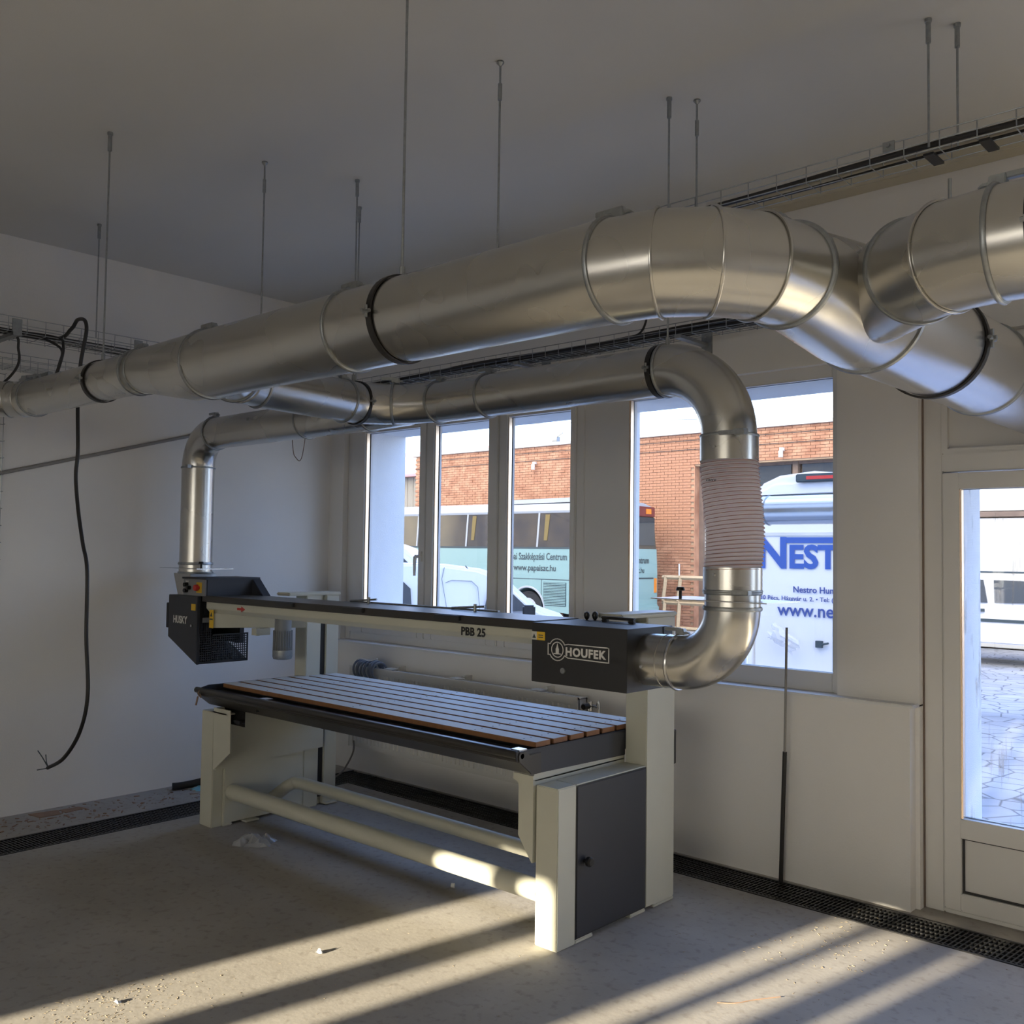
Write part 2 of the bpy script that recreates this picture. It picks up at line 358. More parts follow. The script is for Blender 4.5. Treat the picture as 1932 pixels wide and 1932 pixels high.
# reveals in render, lining the openings outside the frames
fb.box(-5.9, -5.72, 4.67, 4.98, .94, 2.565).box(-3.68, -3.66, 4.675, 4.98, .94, 2.5).box(-3.51, -3.485, 4.672, 4.98, .94, 2.5)
fb.box(-5.72, -3.68, 4.67, 4.98, 2.5, 2.565).box(-3.485, -1.99, 4.67, 4.98, 2.5, 2.565).box(-2.0, -1.99, 4.67, 4.98, .94, 2.5)
fb.box(-1.6, -1.47, 4.69, 4.98, -.1, 2.62)
struct(fb.build('wall_outside', M['facade']))
struct(MB().box(XL, XR, 4.45, YI, 3.375, 3.45).box(XL, XR, 4.46, YI, 3.45, H).build('trim_1', M['band'], bevel=.003))
# sills
struct(MB().box(XL, -1.6, YW - .012, YI + .05, .915, .93).build('trim_2', M['sill'], bevel=.004))
struct(MB().box(-5.72, -3.68, 4.67, 5.06, .94, .955).box(-3.485, -2.0, 4.67, 5.06, .94, .955).build('trim_3', M['sill']))
# rear wall (behind the camera) with the windows the low sun comes through
b = MB(); z0, z1 = .85, 1.99
segs = [(XL, -4.75), (-2.96, -2.55), (1.9, XR)]
for a, c in segs: b.box(a, c, YB - .3, YB, 0, H)
for a, c, zz in [(-4.75, -2.96, z1), (-2.55, 1.9, 2.5)]: b.box(a, c, YB - .3, YB, 0, z0).box(a, c, YB - .3, YB, zz, H)  # the wider opening is added to let more light into the room
struct(b.build('wall_rear', M['wall']))
wr = MB()
for a, c in [(-4.40, -4.22), (-4.05, -3.57), (-3.44, -3.37), (-3.20, -3.04)]: wr.box(a, c, YB - .2, YB - .12, z0, z1)  # posts sized and spaced to cast the dark bands between the sun stripes
for x in (-1.45, -.35, .75): wr.box(x - .06, x + .06, YB - .2, YB - .12, z0, 2.5)  # bars of the added wider opening
wr = struct(wr.build('shaped_rear_window', M['pvc']))
MB().box(-4.75, -2.96, YB - .165, YB - .16, z0, z1).box(-2.55, 1.9, YB - .165, YB - .16, z0, 2.5).build('pane', M['pane'], wr)

# ---- windows
def frame_rect(m, x0, x1, z0, z1, t, y0, y1, tb=None, tt=None):
    tb = tb or t; tt = tt or t
    m.box(x0, x0 + t, y0, y1, z0, z1).box(x1 - t, x1, y0, y1, z0, z1)
    m.box(x0 + t, x1 - t, y0, y1, z0, z0 + tb).box(x0 + t, x1 - t, y0, y1, z1 - tt, z1)
def glazing(parent, x0, x1, z0, z1, y, m='pane'):
    g = MB().box(x0, x1, y, y + .004, z0, z1).build('pane', M[m], parent)
    k = MB(); frame_rect(k, x0 - .001, x1 + .001, z0 - .001, z1 + .001, .005, y - .006, y + .012); k.build('gasket', M['gasket'], parent)
    s = MB().box(x0 - .001, x0 + .012, y - .034, y - .0065, z0 + .004, z1 - .004); s.build('spacer_glint_bar', M['spacer_glint'], parent)  # strip along the left glass edge, warm reflected sun put into its colour
w1 = thing('window_1', 'white three-part plastic window looking onto the parked coach', 'window', (-4.75, 4.63, .93)); del w1['label'], w1['category']; w1['kind'] = 'structure'
m_ = MB(); frame_rect(m_, -5.90, -3.60, .93, 2.57, .06, 4.60, 4.67); m_.build('window_frame', M['pvc'], w1, bevel=.004)
m_ = MB(); m_.box(-4.375, -4.245, 4.602, 4.668, .99, 2.51); m_.build('mullion', M['pvc'], w1, bevel=.004)
def sash(x0, x1, z0, z1, gx0, gx1, gz0, gz1, parent, y0=4.585):
    k = MB(); k.box(x0, gx0, y0, 4.665, z0, z1).box(gx1, x1, y0, 4.665, z0, z1).box(gx0, gx1, y0, 4.665, z0, gz0).box(gx0, gx1, y0, 4.665, gz1, z1)
    o = k.build('sash', M['pvc'], parent, bevel=.004); return o
for (x0, x1, a, c) in ((-5.84, -5.005, -5.683, -5.073), (-5.0, -4.31, -4.925, -4.396), (-4.29, -3.66, -4.228, -3.70)):
    s_ = sash(x0, x1, .99, 2.51, a, c, 1.06, 2.485, w1); glazing(w1, a - .004, c + .004, 1.056, 2.489, 4.63)
h = MB().box(-5.055, -5.025, 4.572, 4.586, 1.53, 1.60).cyl((-5.04, 4.575, 1.565), (-5.04, 4.53, 1.565), .011, 10)
h.tube([(-5.04, 4.53, 1.565), (-5.045, 4.53, 1.53), (-5.05, 4.535, 1.43)], [.013, .012, .009], 8); h.build('window_handle', M['radiator'], w1, smooth=40)
MB().box(-3.64, -3.36, 4.61, 4.66, .93, 2.57).build('coupling_profile', M['pvc'], w1, bevel=.004)
w2 = thing('window_2', 'white fixed plastic window behind the hose', 'window', (-2.65, 4.63, .93)); del w2['label'], w2['category']; w2['kind'] = 'structure'
k = MB(); k.box(-3.38, -3.262, 4.60, 4.67, .93, 2.57).box(-2.033, -1.985, 4.60, 4.67, .93, 2.57).box(-3.262, -2.033, 4.60, 4.67, .93, 1.025).box(-3.262, -2.033, 4.60, 4.67, 2.50, 2.57)
k.build('window_frame', M['pvc'], w2, bevel=.004); glazing(w2, -3.266, -2.029, 1.021, 2.504, 4.63)

# ---- door
d1 = thing('door_1', 'white glazed door', 'door', (-1.0, 4.63, 0)); del d1['label'], d1['category']; d1['kind'] = 'structure'
k = MB(); k.box(-1.598, -1.512, 4.61, 4.69, .0, 2.62).box(-.52, -.42, 4.61, 4.69, 0, 2.62).box(-1.512, -.52, 4.61, 4.69, 2.0, 2.085).box(-1.512, -.52, 4.61, 4.69, 2.56, 2.62).box(-1.512, -.52, 4.61, 4.69, 0, .022)
k.build('door_frame', M['pvc'], d1, bevel=.004)
MB().box(-1.512, -.52, 4.64, 4.67, 2.09, 2.56).build('transom_panel', M['pvc'], d1)
k = MB(); frame_rect(k, -1.512, -.52, 2.085, 2.56, .022, 4.615, 4.68); k.build('transom_bead', M['pvc'], d1)
k = MB(); gx0, gx1 = -1.436, -.60
k.box(-1.508, gx0, 4.60, 4.675, .025, 1.993).box(gx1, -.525, 4.60, 4.675, .025, 1.993).box(gx0, gx1, 4.60, 4.675, .025, .10).box(gx0, gx1, 4.60, 4.675, .345, .432).box(gx0, gx1, 4.60, 4.675, 1.918, 1.993)
dl = k.build('door_leaf', M['pvc'], d1, bevel=.003)
MB().box(gx0, gx1, 4.63, 4.655, .10, .345).build('lower_panel', M['pvc'], d1)
k = MB(); frame_rect(k, gx0, gx1, .10, .345, .008, 4.618, 4.63); k.build('gasket', M['gasket'], d1)
glazing(d1, gx0 - .003, gx1 + .003, .429, 1.921, 4.64, 'doorpane')
MB().box(-.59, -.56, 4.585, 4.6, .95, 1.15).tube([(-.575, 4.59, 1.1), (-.575, 4.55, 1.1), (-.69, 4.55, 1.1)], .009, 8).build('door_handle', M['white'], d1, smooth=40)
struct(MB().box(-1.599, -1.594, 4.598, 4.611, 0, 2.62).build('trim_4', M['post']))

# ---- drains
def drain(name, label, x0, x1, y0, y1, along):
    t = thing(name, label, 'drain', ((x0 + x1) / 2, (y0 + y1) / 2, -.1))
    c = MB(); c.box(x0, x1, y0, y1, -.118, -.10)
    c.box(x0, x1, y0, y0 + .006, -.10, -.001).box(x0, x1, y1 - .006, y1, -.10, -.001) if along == 'x' else c.box(x0, x0 + .006, y0, y1, -.10, -.001).box(x1 - .006, x1, y0, y1, -.10, -.001)
    c.build('channel', M['gasket'], t)
    g = MB()
    if along == 'x':
        g.box(x0, x1, y0 + .006, y0 + .02, -.022, .002).box(x0, x1, y1 - .02, y1 - .006, -.022, .002)
        n = int((x1 - x0) / .02)
        for i in range(n):
            x = x0 + i * .02; g.add([(x, y0 + .02, -.001), (x + .007, y0 + .02, -.001), (x + .027, y1 - .02, -.001), (x + .02, y1 - .02, -.001), (x, y0 + .02, -.02), (x + .007, y0 + .02, -.02), (x + .027, y1 - .02, -.02), (x + .02, y1 - .02, -.02)],
                                    [(0, 1, 2, 3), (0, 1, 5, 4), (2, 3, 7, 6), (1, 2, 6, 5), (3, 0, 4, 7)])
        for j in range(1, 6):
            y = y0 + (y1 - y0) * j / 6; g.box(x0, x1, y - .004, y + .004, -.018, -.002)
    else:
        g.box(x0 + .006, x0 + .02, y0, y1, -.022, .002).box(x1 - .02, x1 - .006, y0, y1, -.022, .002)
        n = int((y1 - y0) / .02)
        for i in range(n):
            y = y0 + i * .02; g.add([(x0 + .02, y, -.001), (x0 + .02, y + .007, -.001), (x1 - .02, y + .027, -.001), (x1 - .02, y + .02, -.001), (x0 + .02, y, -.02), (x0 + .02, y + .007, -.02), (x1 - .02, y + .027, -.02), (x1 - .02, y + .02, -.02)],
                                    [(3, 2, 1, 0), (0, 1, 5, 4), (2, 3, 7, 6), (1, 2, 6, 5), (3, 0, 4, 7)])
        for j in range(1, 6):
            x = x0 + (x1 - x0) * j / 6; g.box(x - .004, x + .004, y0, y1, -.018, -.002)
    g.build('grating', M['black'], t, kind='stuff')
drain('floor_drain', 'black slotted drain channel running along the foot of the window wall', DL[1], XR - .1, *DR, 'x')
drain('floor_drain', 'black slotted drain channel running in front of the left wall', DL[0], DL[1], YB + .3, DR[1], 'y')

# ------------------------------------------------------------ the long belt sanding machine
ms = thing('belt_sander', 'long-table belt sander with cream frame, black belt heads and slatted table', 'sanding machine', (-3.8, 3.4, 0))
XA, XB = -5.11, -2.487          # outer faces of left leg and right cabinet
LI, RI = -4.99, -2.605          # inner faces
# right cabinet
k = MB().box(RI, XB, 3.03, 3.15, 0, .648).box(RI, XB, 3.15, 3.655, .016, .648); k.box(RI, XB, 3.15, 3.27, 0, .016).box(RI, XB, 3.54, 3.655, 0, .016)
k.build('cabinet', M['cream'], ms, bevel=.004)
dr = MB().box(XB, XB + .005, 3.152, 3.645, .026, .638).build('cabinet_door', M['navy'], ms, bevel=.001)
MB().box(XB, XB + .0015, 3.146, 3.65, .020, .644).build('door_gasket', M['black'], dr)
MB().tube([(XB + .004, 3.20, .330), (XB + .022, 3.20, .330), (XB + .023, 3.20, .330), (XB + .038, 3.20, .330), (XB + .044, 3.20, .330)], [.009, .009, .020, .021, .015], 16).build('knob', M['black'], dr, smooth=40)
# columns
for nm, x0, x1 in (('l', XA, LI), ('r', RI, XB)):
    c = MB()
    if nm == 'l':
        c.box(x0, x1, 3.59, 3.70, .0, 1.315).box(x0, x1, 3.742, 3.84, 0, 1.315).box(x0, x1 - .03, 3.70, 3.742, 0, 1.315)
    else:
        c.box(x0, x1, 3.655, 3.885, .016, 1.315).box(x0, x1, 3.72, 3.885, 0, .016)
    c.build('column', M['cream'], ms, bevel=.004)
MB().box(LI - .029, LI - .012, 3.703, 3.739, .05, 1.27).build('slide_slot', M['gasket'], ms)
MB().box(-2.62, -2.48, 3.45, 3.895, 1.315, 1.335).build('column_cap', M['cream'], ms, bevel=.006)
MB().box(-5.12, -4.98, 3.45, 3.85, 1.315, 1.335).build('column_cap', M['cream'], ms, bevel=.006)
MB().box(XB - .02, XB - .003, 3.886, 3.905, .62, .78).build('grip', M['black'], ms, bevel=.003)
# left leg
k = MB().box(-5.135, -5.004, 2.972, 3.04, 0, .66).box(XA, LI, 3.04, 3.59, .016, .66).box(XA, LI, 3.04, 3.1, 0, .016).box(XA + .01, LI - .01, 3.45, 3.59, 0, .016)
k.build('leg', M['cream'], ms, bevel=.004)
for y in (3.17, 3.5, 3.74):
    MB().box(LI - .03, LI + .035, y, y + .09, .004, .014).build('foot_plate', M['cream'], ms, bevel=.002)
# table carriage
ca = MB()
ca.prism([(-4.998, .69), (-4.825, .69), (-4.818, .455), (-4.982, .338), (-4.992, .338)], 1, 2.966, 2.972)
ca.prism([(2.972, .69), (2.972, .335), (3.72, .365), (3.72, .69)], 0, -4.989, -4.970).box(-4.998, -4.86, 2.966, 3.6, .66, .668)
ca.build('carriage', M['cream'], ms)
ca = MB()
ca.prism([(-2.722, .683), (-2.612, .683), (-2.612, .33), (-2.618, .33), (-2.692, .43), (-2.692, .64), (-2.705, .65), (-2.722, .655)], 1, 3.02, 3.026)
ca.box(-2.617, -2.612, 3.026, 3.66, .33, .70).box(-2.66, -2.612, 3.03, 3.66, .66, .665)
ca.build('carriage', M['cream'], ms)
MB().tube([(-4.77, 3.02, .632), (-4.77, 2.985, .632)], .013, 12).box(-4.80, -4.74, 2.975, 2.99, .624, .640).box(-4.98, -4.765, 3.02, 3.026, .60, .69).build('clamp_knob', M['black'], ms, smooth=40)
# cross tubes
MB().tube([(LI, 3.095, .190), (RI, 3.075, .205)], .045, 24).build('cross_tube', M['cream'], ms, smooth=40)
MB().tube(bez([(LI + .01, 3.30, .08), (-4.93, 3.34, .13), (-4.86, 3.40, .20), (-4.80, 3.43, .215), (-4.5, 3.435, .215), (RI, 3.435, .215)], 6), .036, 20).build('cross_tube', M['cream'], ms, smooth=60)
# table
TX0, TX1, TY0, TY1, TZ = -5.035, -2.622, 3.045, 3.845, .816
MB().prism([(2.925, .795), (2.916, .78), (2.92, .755), (3.00, .692), (3.06, .692), (3.06, .778), (2.985, .778), (2.955, .795)], 0, TX0 - .07, TX1 + .02).build('front_rail', M['rail'], ms, bevel=.003)
MB().tube([(TX0 - .085, 2.925, .782), (TX1 + .006, 2.925, .782)], .017, 14).build('belt_roller', M['rail'], ms, smooth=50)
MB().prism([(2.91, .798), (2.98, .796), (3.66, .792), (3.66, .678), (3.01, .692), (2.912, .760)], 0, TX1 + .006, TX1 + .014).build('end_plate', M['navy'], ms, bevel=.002)
MB().prism([(2.92, .80), (2.97, .812), (3.84, .812), (3.84, .71), (3.04, .71), (2.91, .77)], 0, TX0 - .035, TX0 - .02).build('end_plate', M['char'], ms, bevel=.002)
MB().box(TX0 - .02, TX1, 3.075, 3.83, .70, .792).build('table_frame', M['char'], ms)
MB().box(TX1 - .035, TX1 + .012, 2.93, 2.975, .796, .802).build('corner_bracket', M['chrome'], ms)
MB().tube([(TX1 + .014, 2.94, .777), (TX1 + .020, 2.94, .777)], .011, 12).build('bolt', M['chrome'], ms)
MB().box(-4.50, -4.44, 2.94, 2.99, .795, .799).build('rail_clip', M['chrome'], ms)
MB().torus((TX0 - .03, 2.918, .768), (1, .3, 0), .018, .003, 20, 6).torus((TX0 - .02, 2.912, .755), (.3, 1, .2), .012, .002, 16, 6).tube([(TX0 - .035, 2.905, .75), (TX0 - .045, 2.9, .70)], .005, 6).build('key_ring', M['card'], ms)
MB().cyl((-4.53, 2.965, .73), (-4.53, 2.945, .728), .009, 10).build('catch', M['black'], ms, smooth=40)
pitch_ = (TY1 - TY0) / 7; wv = pitch_ - .020
sl_ = MB(); sl_.box(TX0, TX1, TY0, TY0 + wv, .794, TZ)
sl_.mi = [0, 1, 0, 0, 0, 0]
first = sl_.build('slat', [M['mdf'], M['lam']], ms, bevel=.0015)
fs_ = MB()
for px_ in (-4.62, -3.86, -3.0, -2.71):
    for dy in (.025, wv - .025): fs_.cyl((px_, TY0 + dy, TZ - .002), (px_, TY0 + dy, TZ + .0006), .0045, 8)
sc0 = fs_.build('slat_screws', M['ink'], first, kind='stuff')
sc0.matrix_parent_inverse = Matrix.Translation(Vector((3.8, -3.4, 0)) * 0)
for i in range(1, 7):
    c = first.copy(); col.objects.link(c); c.parent = ms; c.matrix_parent_inverse = first.matrix_parent_inverse.copy(); c.location = (0, i * pitch_, 0)
    c2 = sc0.copy(); col.objects.link(c2); c2.parent = c
# beam
bm_ = MB().prism([(3.135, 1.272), (3.135, 1.232), (3.16, 1.205), (3.40, 1.205), (3.40, 1.272)], 0, -5.40, -2.70)
bm_.build('beam', M['cream'], ms, bevel=.002)
MB().box(-5.43, -2.70, 3.12, 3.425, 1.272, 1.31).build('beam_cover', M['rail'], ms, bevel=.003)
for x in (-4.02, -3.32, -4.62):
    MB().box(x, x + .17, 3.106, 3.122, 1.285, 1.307).build('cover_flap', M['char'], ms, bevel=.002)
for x in (-4.18, -3.36):
    MB().tube([(x - .14, 3.40, 1.318), (x, 3.40, 1.328), (x + .09, 3.40, 1.335)], .0055, 6).cyl((x + .03, 3.395, 1.305), (x + .03, 3.395, 1.345), .008, 8).build('lever', M['zinc'], ms)
MB().box(-4.35, -3.20, 3.42, 3.436, 1.31, 1.318).build('guide_bar', M['zinc'], ms)
# left belt head
hd = MB().prism([(-5.80, 1.303), (-5.445, 1.303), (-5.44, .882), (-5.80, 1.035)], 1, 3.10, 3.118).build('head_cover', M['navy'], ms, bevel=.002)
g = MB(); g.box(-5.80, -5.44, 3.40, 3.43, 1.0, 1.303).box(-5.80, -5.45, 3.118, 3.43, 1.285, 1.303).box(-5.80, -5.785, 3.118, 3.43, 1.035, 1.29)
g.prism([(-5.80, 1.04), (-5.44, .885), (-5.44, .90), (-5.80, 1.055)], 1, 3.118, 3.45).build('head_housing', M['char'], ms)
def mesh_panel(y0, y1, z0, z1, x, parent, p=.0145, wd=.0055):
    m_ = MB(); n = int((y1 - y0) / p)
    for i in range(n + 1): m_.box(x - .0012, x + .0012, y0 + i * p - wd / 2, y0 + i * p + wd / 2, z0, z1)
    for j in range(int((z1 - z0) / p) + 1): m_.box(x - .001, x + .001, y0, y1, z0 + j * p - wd / 2, z0 + j * p + wd / 2)
    return m_.build('mesh_guard', M['char'], parent, kind='stuff')
mesh_panel(3.12, 3.20, .895, 1.29, -5.442, ms); mesh_panel(3.205, 3.45, .90, 1.055, -5.442, ms)
MB().box(-5.4425, -5.437, 3.118, 3.46, .885, .897).box(-5.4425, -5.437, 3.45, 3.46, .89, 1.06).box(-5.4425, -5.437, 3.205, 3.46, 1.055, 1.065).box(-5.445, -5.44, 3.118, 3.122, .885, 1.30).build('guard_rim', M['char'], ms)
MB().box(-5.445, -5.439, 3.135, 3.19, 1.14, 1.17).build('lock_plate', M['motor'], ms)
MB().box(-5.83, -5.80, 3.10, 3.13, 1.09, 1.25).build('hinge', M['black'], ms, bevel=.003)
text('HUSKY', 'lettering', M['white'], .066, face_front(-5.735, 3.0985, 1.128), hd, scale=(.82, 1), bold=.0012)
MB().box(-5.515, -5.465, 3.0975, 3.0995, 1.215, 1.255).build('warning_sticker', M['yellow'], hd)
MB().cyl((-5.50, 3.10, 1.12), (-5.50, 3.09, 1.12), .008, 12).build('lock', M['chrome'], hd, smooth=40)
# spout under the left pipe and control box
MB().prism([(-5.86, 1.44), (-5.65, 1.44), (-5.62, 1.303), (-5.80, 1.303)], 1, 3.16, 3.34).build('outlet_spout', M['galv'], ms)
cb = MB().box(-5.648, -5.385, 3.115, 3.125, 1.306, 1.408).build('control_panel', M['motor'], ms, bevel=.002)
cx = MB().prism([(3.125, 1.304), (3.125, 1.412), (3.50, 1.418), (3.50, 1.304)], 0, -5.655, -5.38)
cx.prism([(-5.38, 1.304), (-5.38, 1.41), (-5.372, 1.41), (-5.25, 1.304)], 1, 3.44, 3.50)
cx.build('control_box', M['navy'], ms, bevel=.003)
MB().box(-5.66, -5.375, 3.11, 3.50, 1.408, 1.420).build('control_lid', M['navy'], ms, bevel=.002)
ck = MB()
for x, z in ((-5.60, 1.372), (-5.60, 1.335), (-5.565, 1.354)): ck.cyl((x, 3.116, z), (x, 3.09, z), .013, 14)
ck.build('switch', M['black'], cb, smooth=40)
MB().box(-5.485, -5.425, 3.112, 3.116, 1.325, 1.39).build('stop_plate', M['yellow'], cb)
MB().tube([(-5.455, 3.113, 1.357), (-5.455, 3.10, 1.357), (-5.455, 3.099, 1.357), (-5.455, 3.082, 1.357)], [.011, .011, .021, .018], 20).build('stop_button', M['red'], cb, smooth=40)
text('HUSKY', 'small_plate', M['white'], .02, face_front(-5.62, 3.1135, 1.389), cb, scale=(.6, .6))
# yellow label and red arrow on the beam
MB().box(-5.355, -5.31, 3.131, 3.134, 1.115, 1.225).build('warning_sticker', M['yellow'], ms)
MB().box(-5.35, -5.315, 3.129, 3.1315, 1.165, 1.172).prism([(-5.345, 1.185), (-5.32, 1.185), (-5.3325, 1.21)], 1, 3.129, 3.1315).build('sticker_print', M['ink'], ms)
MB().prism([(-5.05, 1.238), (-5.05, 1.252), (-5.005, 1.252), (-5.005, 1.262), (-4.965, 1.245), (-5.005, 1.228), (-5.005, 1.238)], 1, 3.1325, 3.1345).build('arrow_sticker', M['red'], ms)
text('PBB 25', 'lettering', M['black'], .052, face_front(-3.163, 3.1335, 1.220), ms, bold=.0016, scale=(1.0, 1.0), sp=1.05)
# arms from the columns to the beam
MB().prism([(-5.365, 3.14), (-5.33, 3.14), (LI, 3.60), (XA, 3.60), (-5.365, 3.45)], 2, 1.115, 1.205).build('arm', M['cream'], ms, bevel=.003)
MB().prism([(-2.69, 3.40), (-2.50, 3.40), (XB - .005, 3.66), (RI, 3.66)], 2, 1.08, 1.29).build('arm', M['cream'], ms, bevel=.003)
MB().box(-5.15, -5.10, 3.30, 3.40, 1.075, 1.116).cyl((-5.13, 3.33, 1.07), (-5.13, 3.33, 1.12), .012, 10).build('tension_screw', M['cream'], ms)
mo = MB(); mx_, my_ = -4.965, 3.40
mo.cyl((mx_, my_, .985), (mx_, my_, 1.205), .050, 24)
for i in range(24):
    a = 2 * pi * i / 24; mo.box(mx_ + .056 * cos(a) - .002, mx_ + .056 * cos(a) + .002, my_ + .056 * sin(a) - .002, my_ + .056 * sin(a) + .002, .99, 1.11)
mo.build('motor_body', M['motor'], ms, smooth=40)
MB().tube([(mx_, my_, .935), (mx_, my_, .94), (mx_, my_, .955), (mx_, my_, .992)], [.035, .055, .060, .060], 24).build('motor_fan_cover', M['zinc'], ms, smooth=50)
# right belt head
rb = MB().box(-2.70, -2.205, 3.10, 3.425, 1.056, 1.306).build('head_housing', M['char'], ms, bevel=.002)
MB().box(-2.2048, -2.202, 3.352, 3.357, 1.06, 1.304).build('panel_joint', M['gasket'], rb)
MB().box(-2.67, -2.625, 3.0975, 3.0995, 1.233, 1.268).build('warning_sticker', M['yellow'], rb)
MB().box(-2.6985, -2.67, 3.0973, 3.0995, 1.233, 1.268).build('warning_label', M['lam'], rb)
MB().prism([(-2.694, 1.24), (-2.674, 1.24), (-2.684, 1.258)], 1, 3.0965, 3.0975).box(-2.66, -2.635, 3.0965, 3.0975, 1.252, 1.256).box(-2.66, -2.635, 3.0965, 3.0975, 1.243, 1.247).build('sticker_print', M['ink'], rb)
MB().cyl((-2.524, 3.101, 1.116), (-2.524, 3.092, 1.116), .012, 14).build('lock', M['zinc'], rb, smooth=40)
# maker's plate
lg = MB(); yl = 3.0985
def outline(m_, pts, t):
    n = len(pts)
    for i in range(n):
        a = Vector(pts[i]); b_ = Vector(pts[(i + 1) % n]); d = (b_ - a).normalized(); nn = Vector((-d.y, d.x)) * t / 2; e_ = d * t / 2
        m_.prism([tuple(a - nn - e_), tuple(b_ - nn + e_), tuple(b_ + nn + e_), tuple(a + nn - e_)], 1, yl - .001, yl + .001)
arc = [(-2.557 + .045 * cos(t), 1.2 + .045 * sin(t)) for t in [rad(x) for x in range(150, 29, -15)]]
arc2 = [(-2.557 + .045 * cos(t), 1.2 + .045 * sin(t)) for t in [rad(x) for x in range(-30, -151, -15)]]
outline(lg, [(-2.607, 1.223)] + arc + [(-2.50, 1.226), (-2.292, 1.226), (-2.292, 1.167), (-2.50, 1.17)] + arc2 + [(-2.607, 1.177)], .004)
lg.torus((-2.557, yl, 1.2), (0, 1, 0), .031, .0022, 32, 4)
lg.box(-2.577, -2.537, yl - .001, yl + .001, 1.181, 1.185).box(-2.565, -2.549, yl - .001, yl + .001, 1.185, 1.205).prism([(-2.563, 1.205), (-2.551, 1.205), (-2.557, 1.226)], 1, yl - .001, yl + .001)
lo_ = lg.build('maker_plate', M['white'], rb)
text('HOUFEK', 'lettering', M['white'], .048, face_front(-2.514, yl, 1.180), lo_, scale=(1.02, .98), bold=.0019, sp=1.12)
MB().tube([(-2.60, 3.41, 1.306), (-2.60, 3.41, 1.316), (-2.60, 3.41, 1.328), (-2.60, 3.41, 1.340), (-2.60, 3.41, 1.345)], [.005, .011, .0145, .011, .004], 16).build('knob', M['black'], rb, smooth=40)
MB().tube([(-2.645, 3.41, 1.306), (-2.645, 3.41, 1.315), (-2.645, 3.41, 1.326), (-2.645, 3.41, 1.338), (-2.645, 3.41, 1.342)], [.005, .011, .0145, .011, .004], 16).build('knob', M['black'], rb, smooth=40)
MB().box(-2.53, -2.36, 3.36, 3.385, 1.318, 1.33).box(-2.53, -2.50, 3.362, 3.383, 1.306, 1.318).box(-2.39, -2.36, 3.362, 3.383, 1.306, 1.318).build('handle_bar', M['black'], rb, bevel=.003)

# ------------------------------------------------------------ ducts
def ring_at(m_, c, d, r, t=.0045): m_.torus(c, d, r + .002, t, 56, 6)
def bead(parent, c, d, r, name='bead_ring', t=.0068, m='zinc'):
    k = MB(); k.torus(c, d, r + .001, t, 56, 6); return k.build(name, M[m], parent, smooth=60)
def latch(parent, c, d, r, ang=90, s=1.2, sg=1):
    # lever of a quick-release pull ring, on the ring at angle ang (deg, 90 = top)
    c = Vector(c); d = Vector(d).normalized()
    ref = Vector((0, 0, 1)) if abs(d.z) < .9 else Vector((0, -1, 0))
    side = d.cross(ref).normalized(); upv = side.cross(d)
    o = side * cos(rad(ang)) + upv * sin(rad(ang)); tg = d.cross(o)
    def P(a, b_, c_): return c + o * (r + .002 + a * s) + tg * (c_ * s) - d * (b_ * s * sg)
    k = MB()
    for (a0, a1, b0, b1, w_) in ((.0, .022, -.022, .012, .011), (.012, .024, .0, .055, .007), (.004, .012, -.04, -.02, .007)):
        k.add([P(a0, b0, -w_), P(a0, b1, -w_), P(a0, b1, w_), P(a0, b0, w_), P(a1, b0 * .8, -w_), P(a1, b1, -w_), P(a1, b1, w_), P(a1, b0 * .8, w_)],
              [(0, 3, 2, 1), (4, 5, 6, 7), (0, 1, 5, 4), (1, 2, 6, 5), (2, 3, 7, 6), (3, 0, 4, 7)])
    return k.build('latch', M['zinc'], parent, bevel=.002)
def ringpts(c, d, r, n=64):
    c = Vector(c); d = Vector(d).normalized(); ref = Vector((0, 0, 1)) if abs(d.z) < .9 else Vector((0, 1, 0))
    a = (ref - d * ref.dot(d)).normalized(); b_ = d.cross(a)
    return [c + r * (cos(2 * pi * t / n) * a + sin(2 * pi * t / n) * b_) for t in range(n)]
def duct(parent, secs, name='duct_section', m='galv', caps=False):
    k = MB(); k.rings([ringpts(*s) for s in secs], caps); return k.build(name, M[m], parent, smooth=50)
Z = 2.30; Y = 1.90; Xp = (1, 0, 0)
# main duct along x, large part
t = thing('main_duct', 'large straight galvanised duct crossing the room under the ceiling', 'duct', (-2.35, Y, Z))
RM = .128
duct(t, [((-3.30, Y, Z), Xp, RM), ((-2.42, Y, Z), Xp, RM)]); duct(t, [((-2.42, Y, Z), Xp, RM), ((-1.393, Y, Z), Xp, RM)])
bead(t, (-2.42, Y, Z), Xp, RM); latch(t, (-2.42, Y, Z), Xp, RM, 90)
bead(t, (-1.393, Y, Z), Xp, RM); latch(t, (-1.393, Y, Z), Xp, RM, 92)
bead(t, (-3.29, Y, Z), Xp, RM); latch(t, (-3.29, Y, Z), Xp, RM, 90)
# gored elbow
t = thing('duct_elbow', 'large segmented galvanised elbow of four gores turning the main duct to the wall', 'duct elbow', (-1.18, 1.98, Z))
RE = .3; x0 = -1.393
def A(a): a = rad(a); return (x0 + RE * sin(a), Y + RE * (1 - cos(a)), Z), (cos(a), sin(a), 0)
js = [0, 22.5, 45, 67.5, 90]
for i in range(4):
    (c0, d0), (c1, d1_) = A(js[i]), A(js[i + 1])
    duct(t, [(c0, d0, RM), (c1, d1_, RM)], 'gore')
for i in range(1, 4): bead(t, *A(js[i]), RM + .002, 'seam_bead', .004, 'galv')
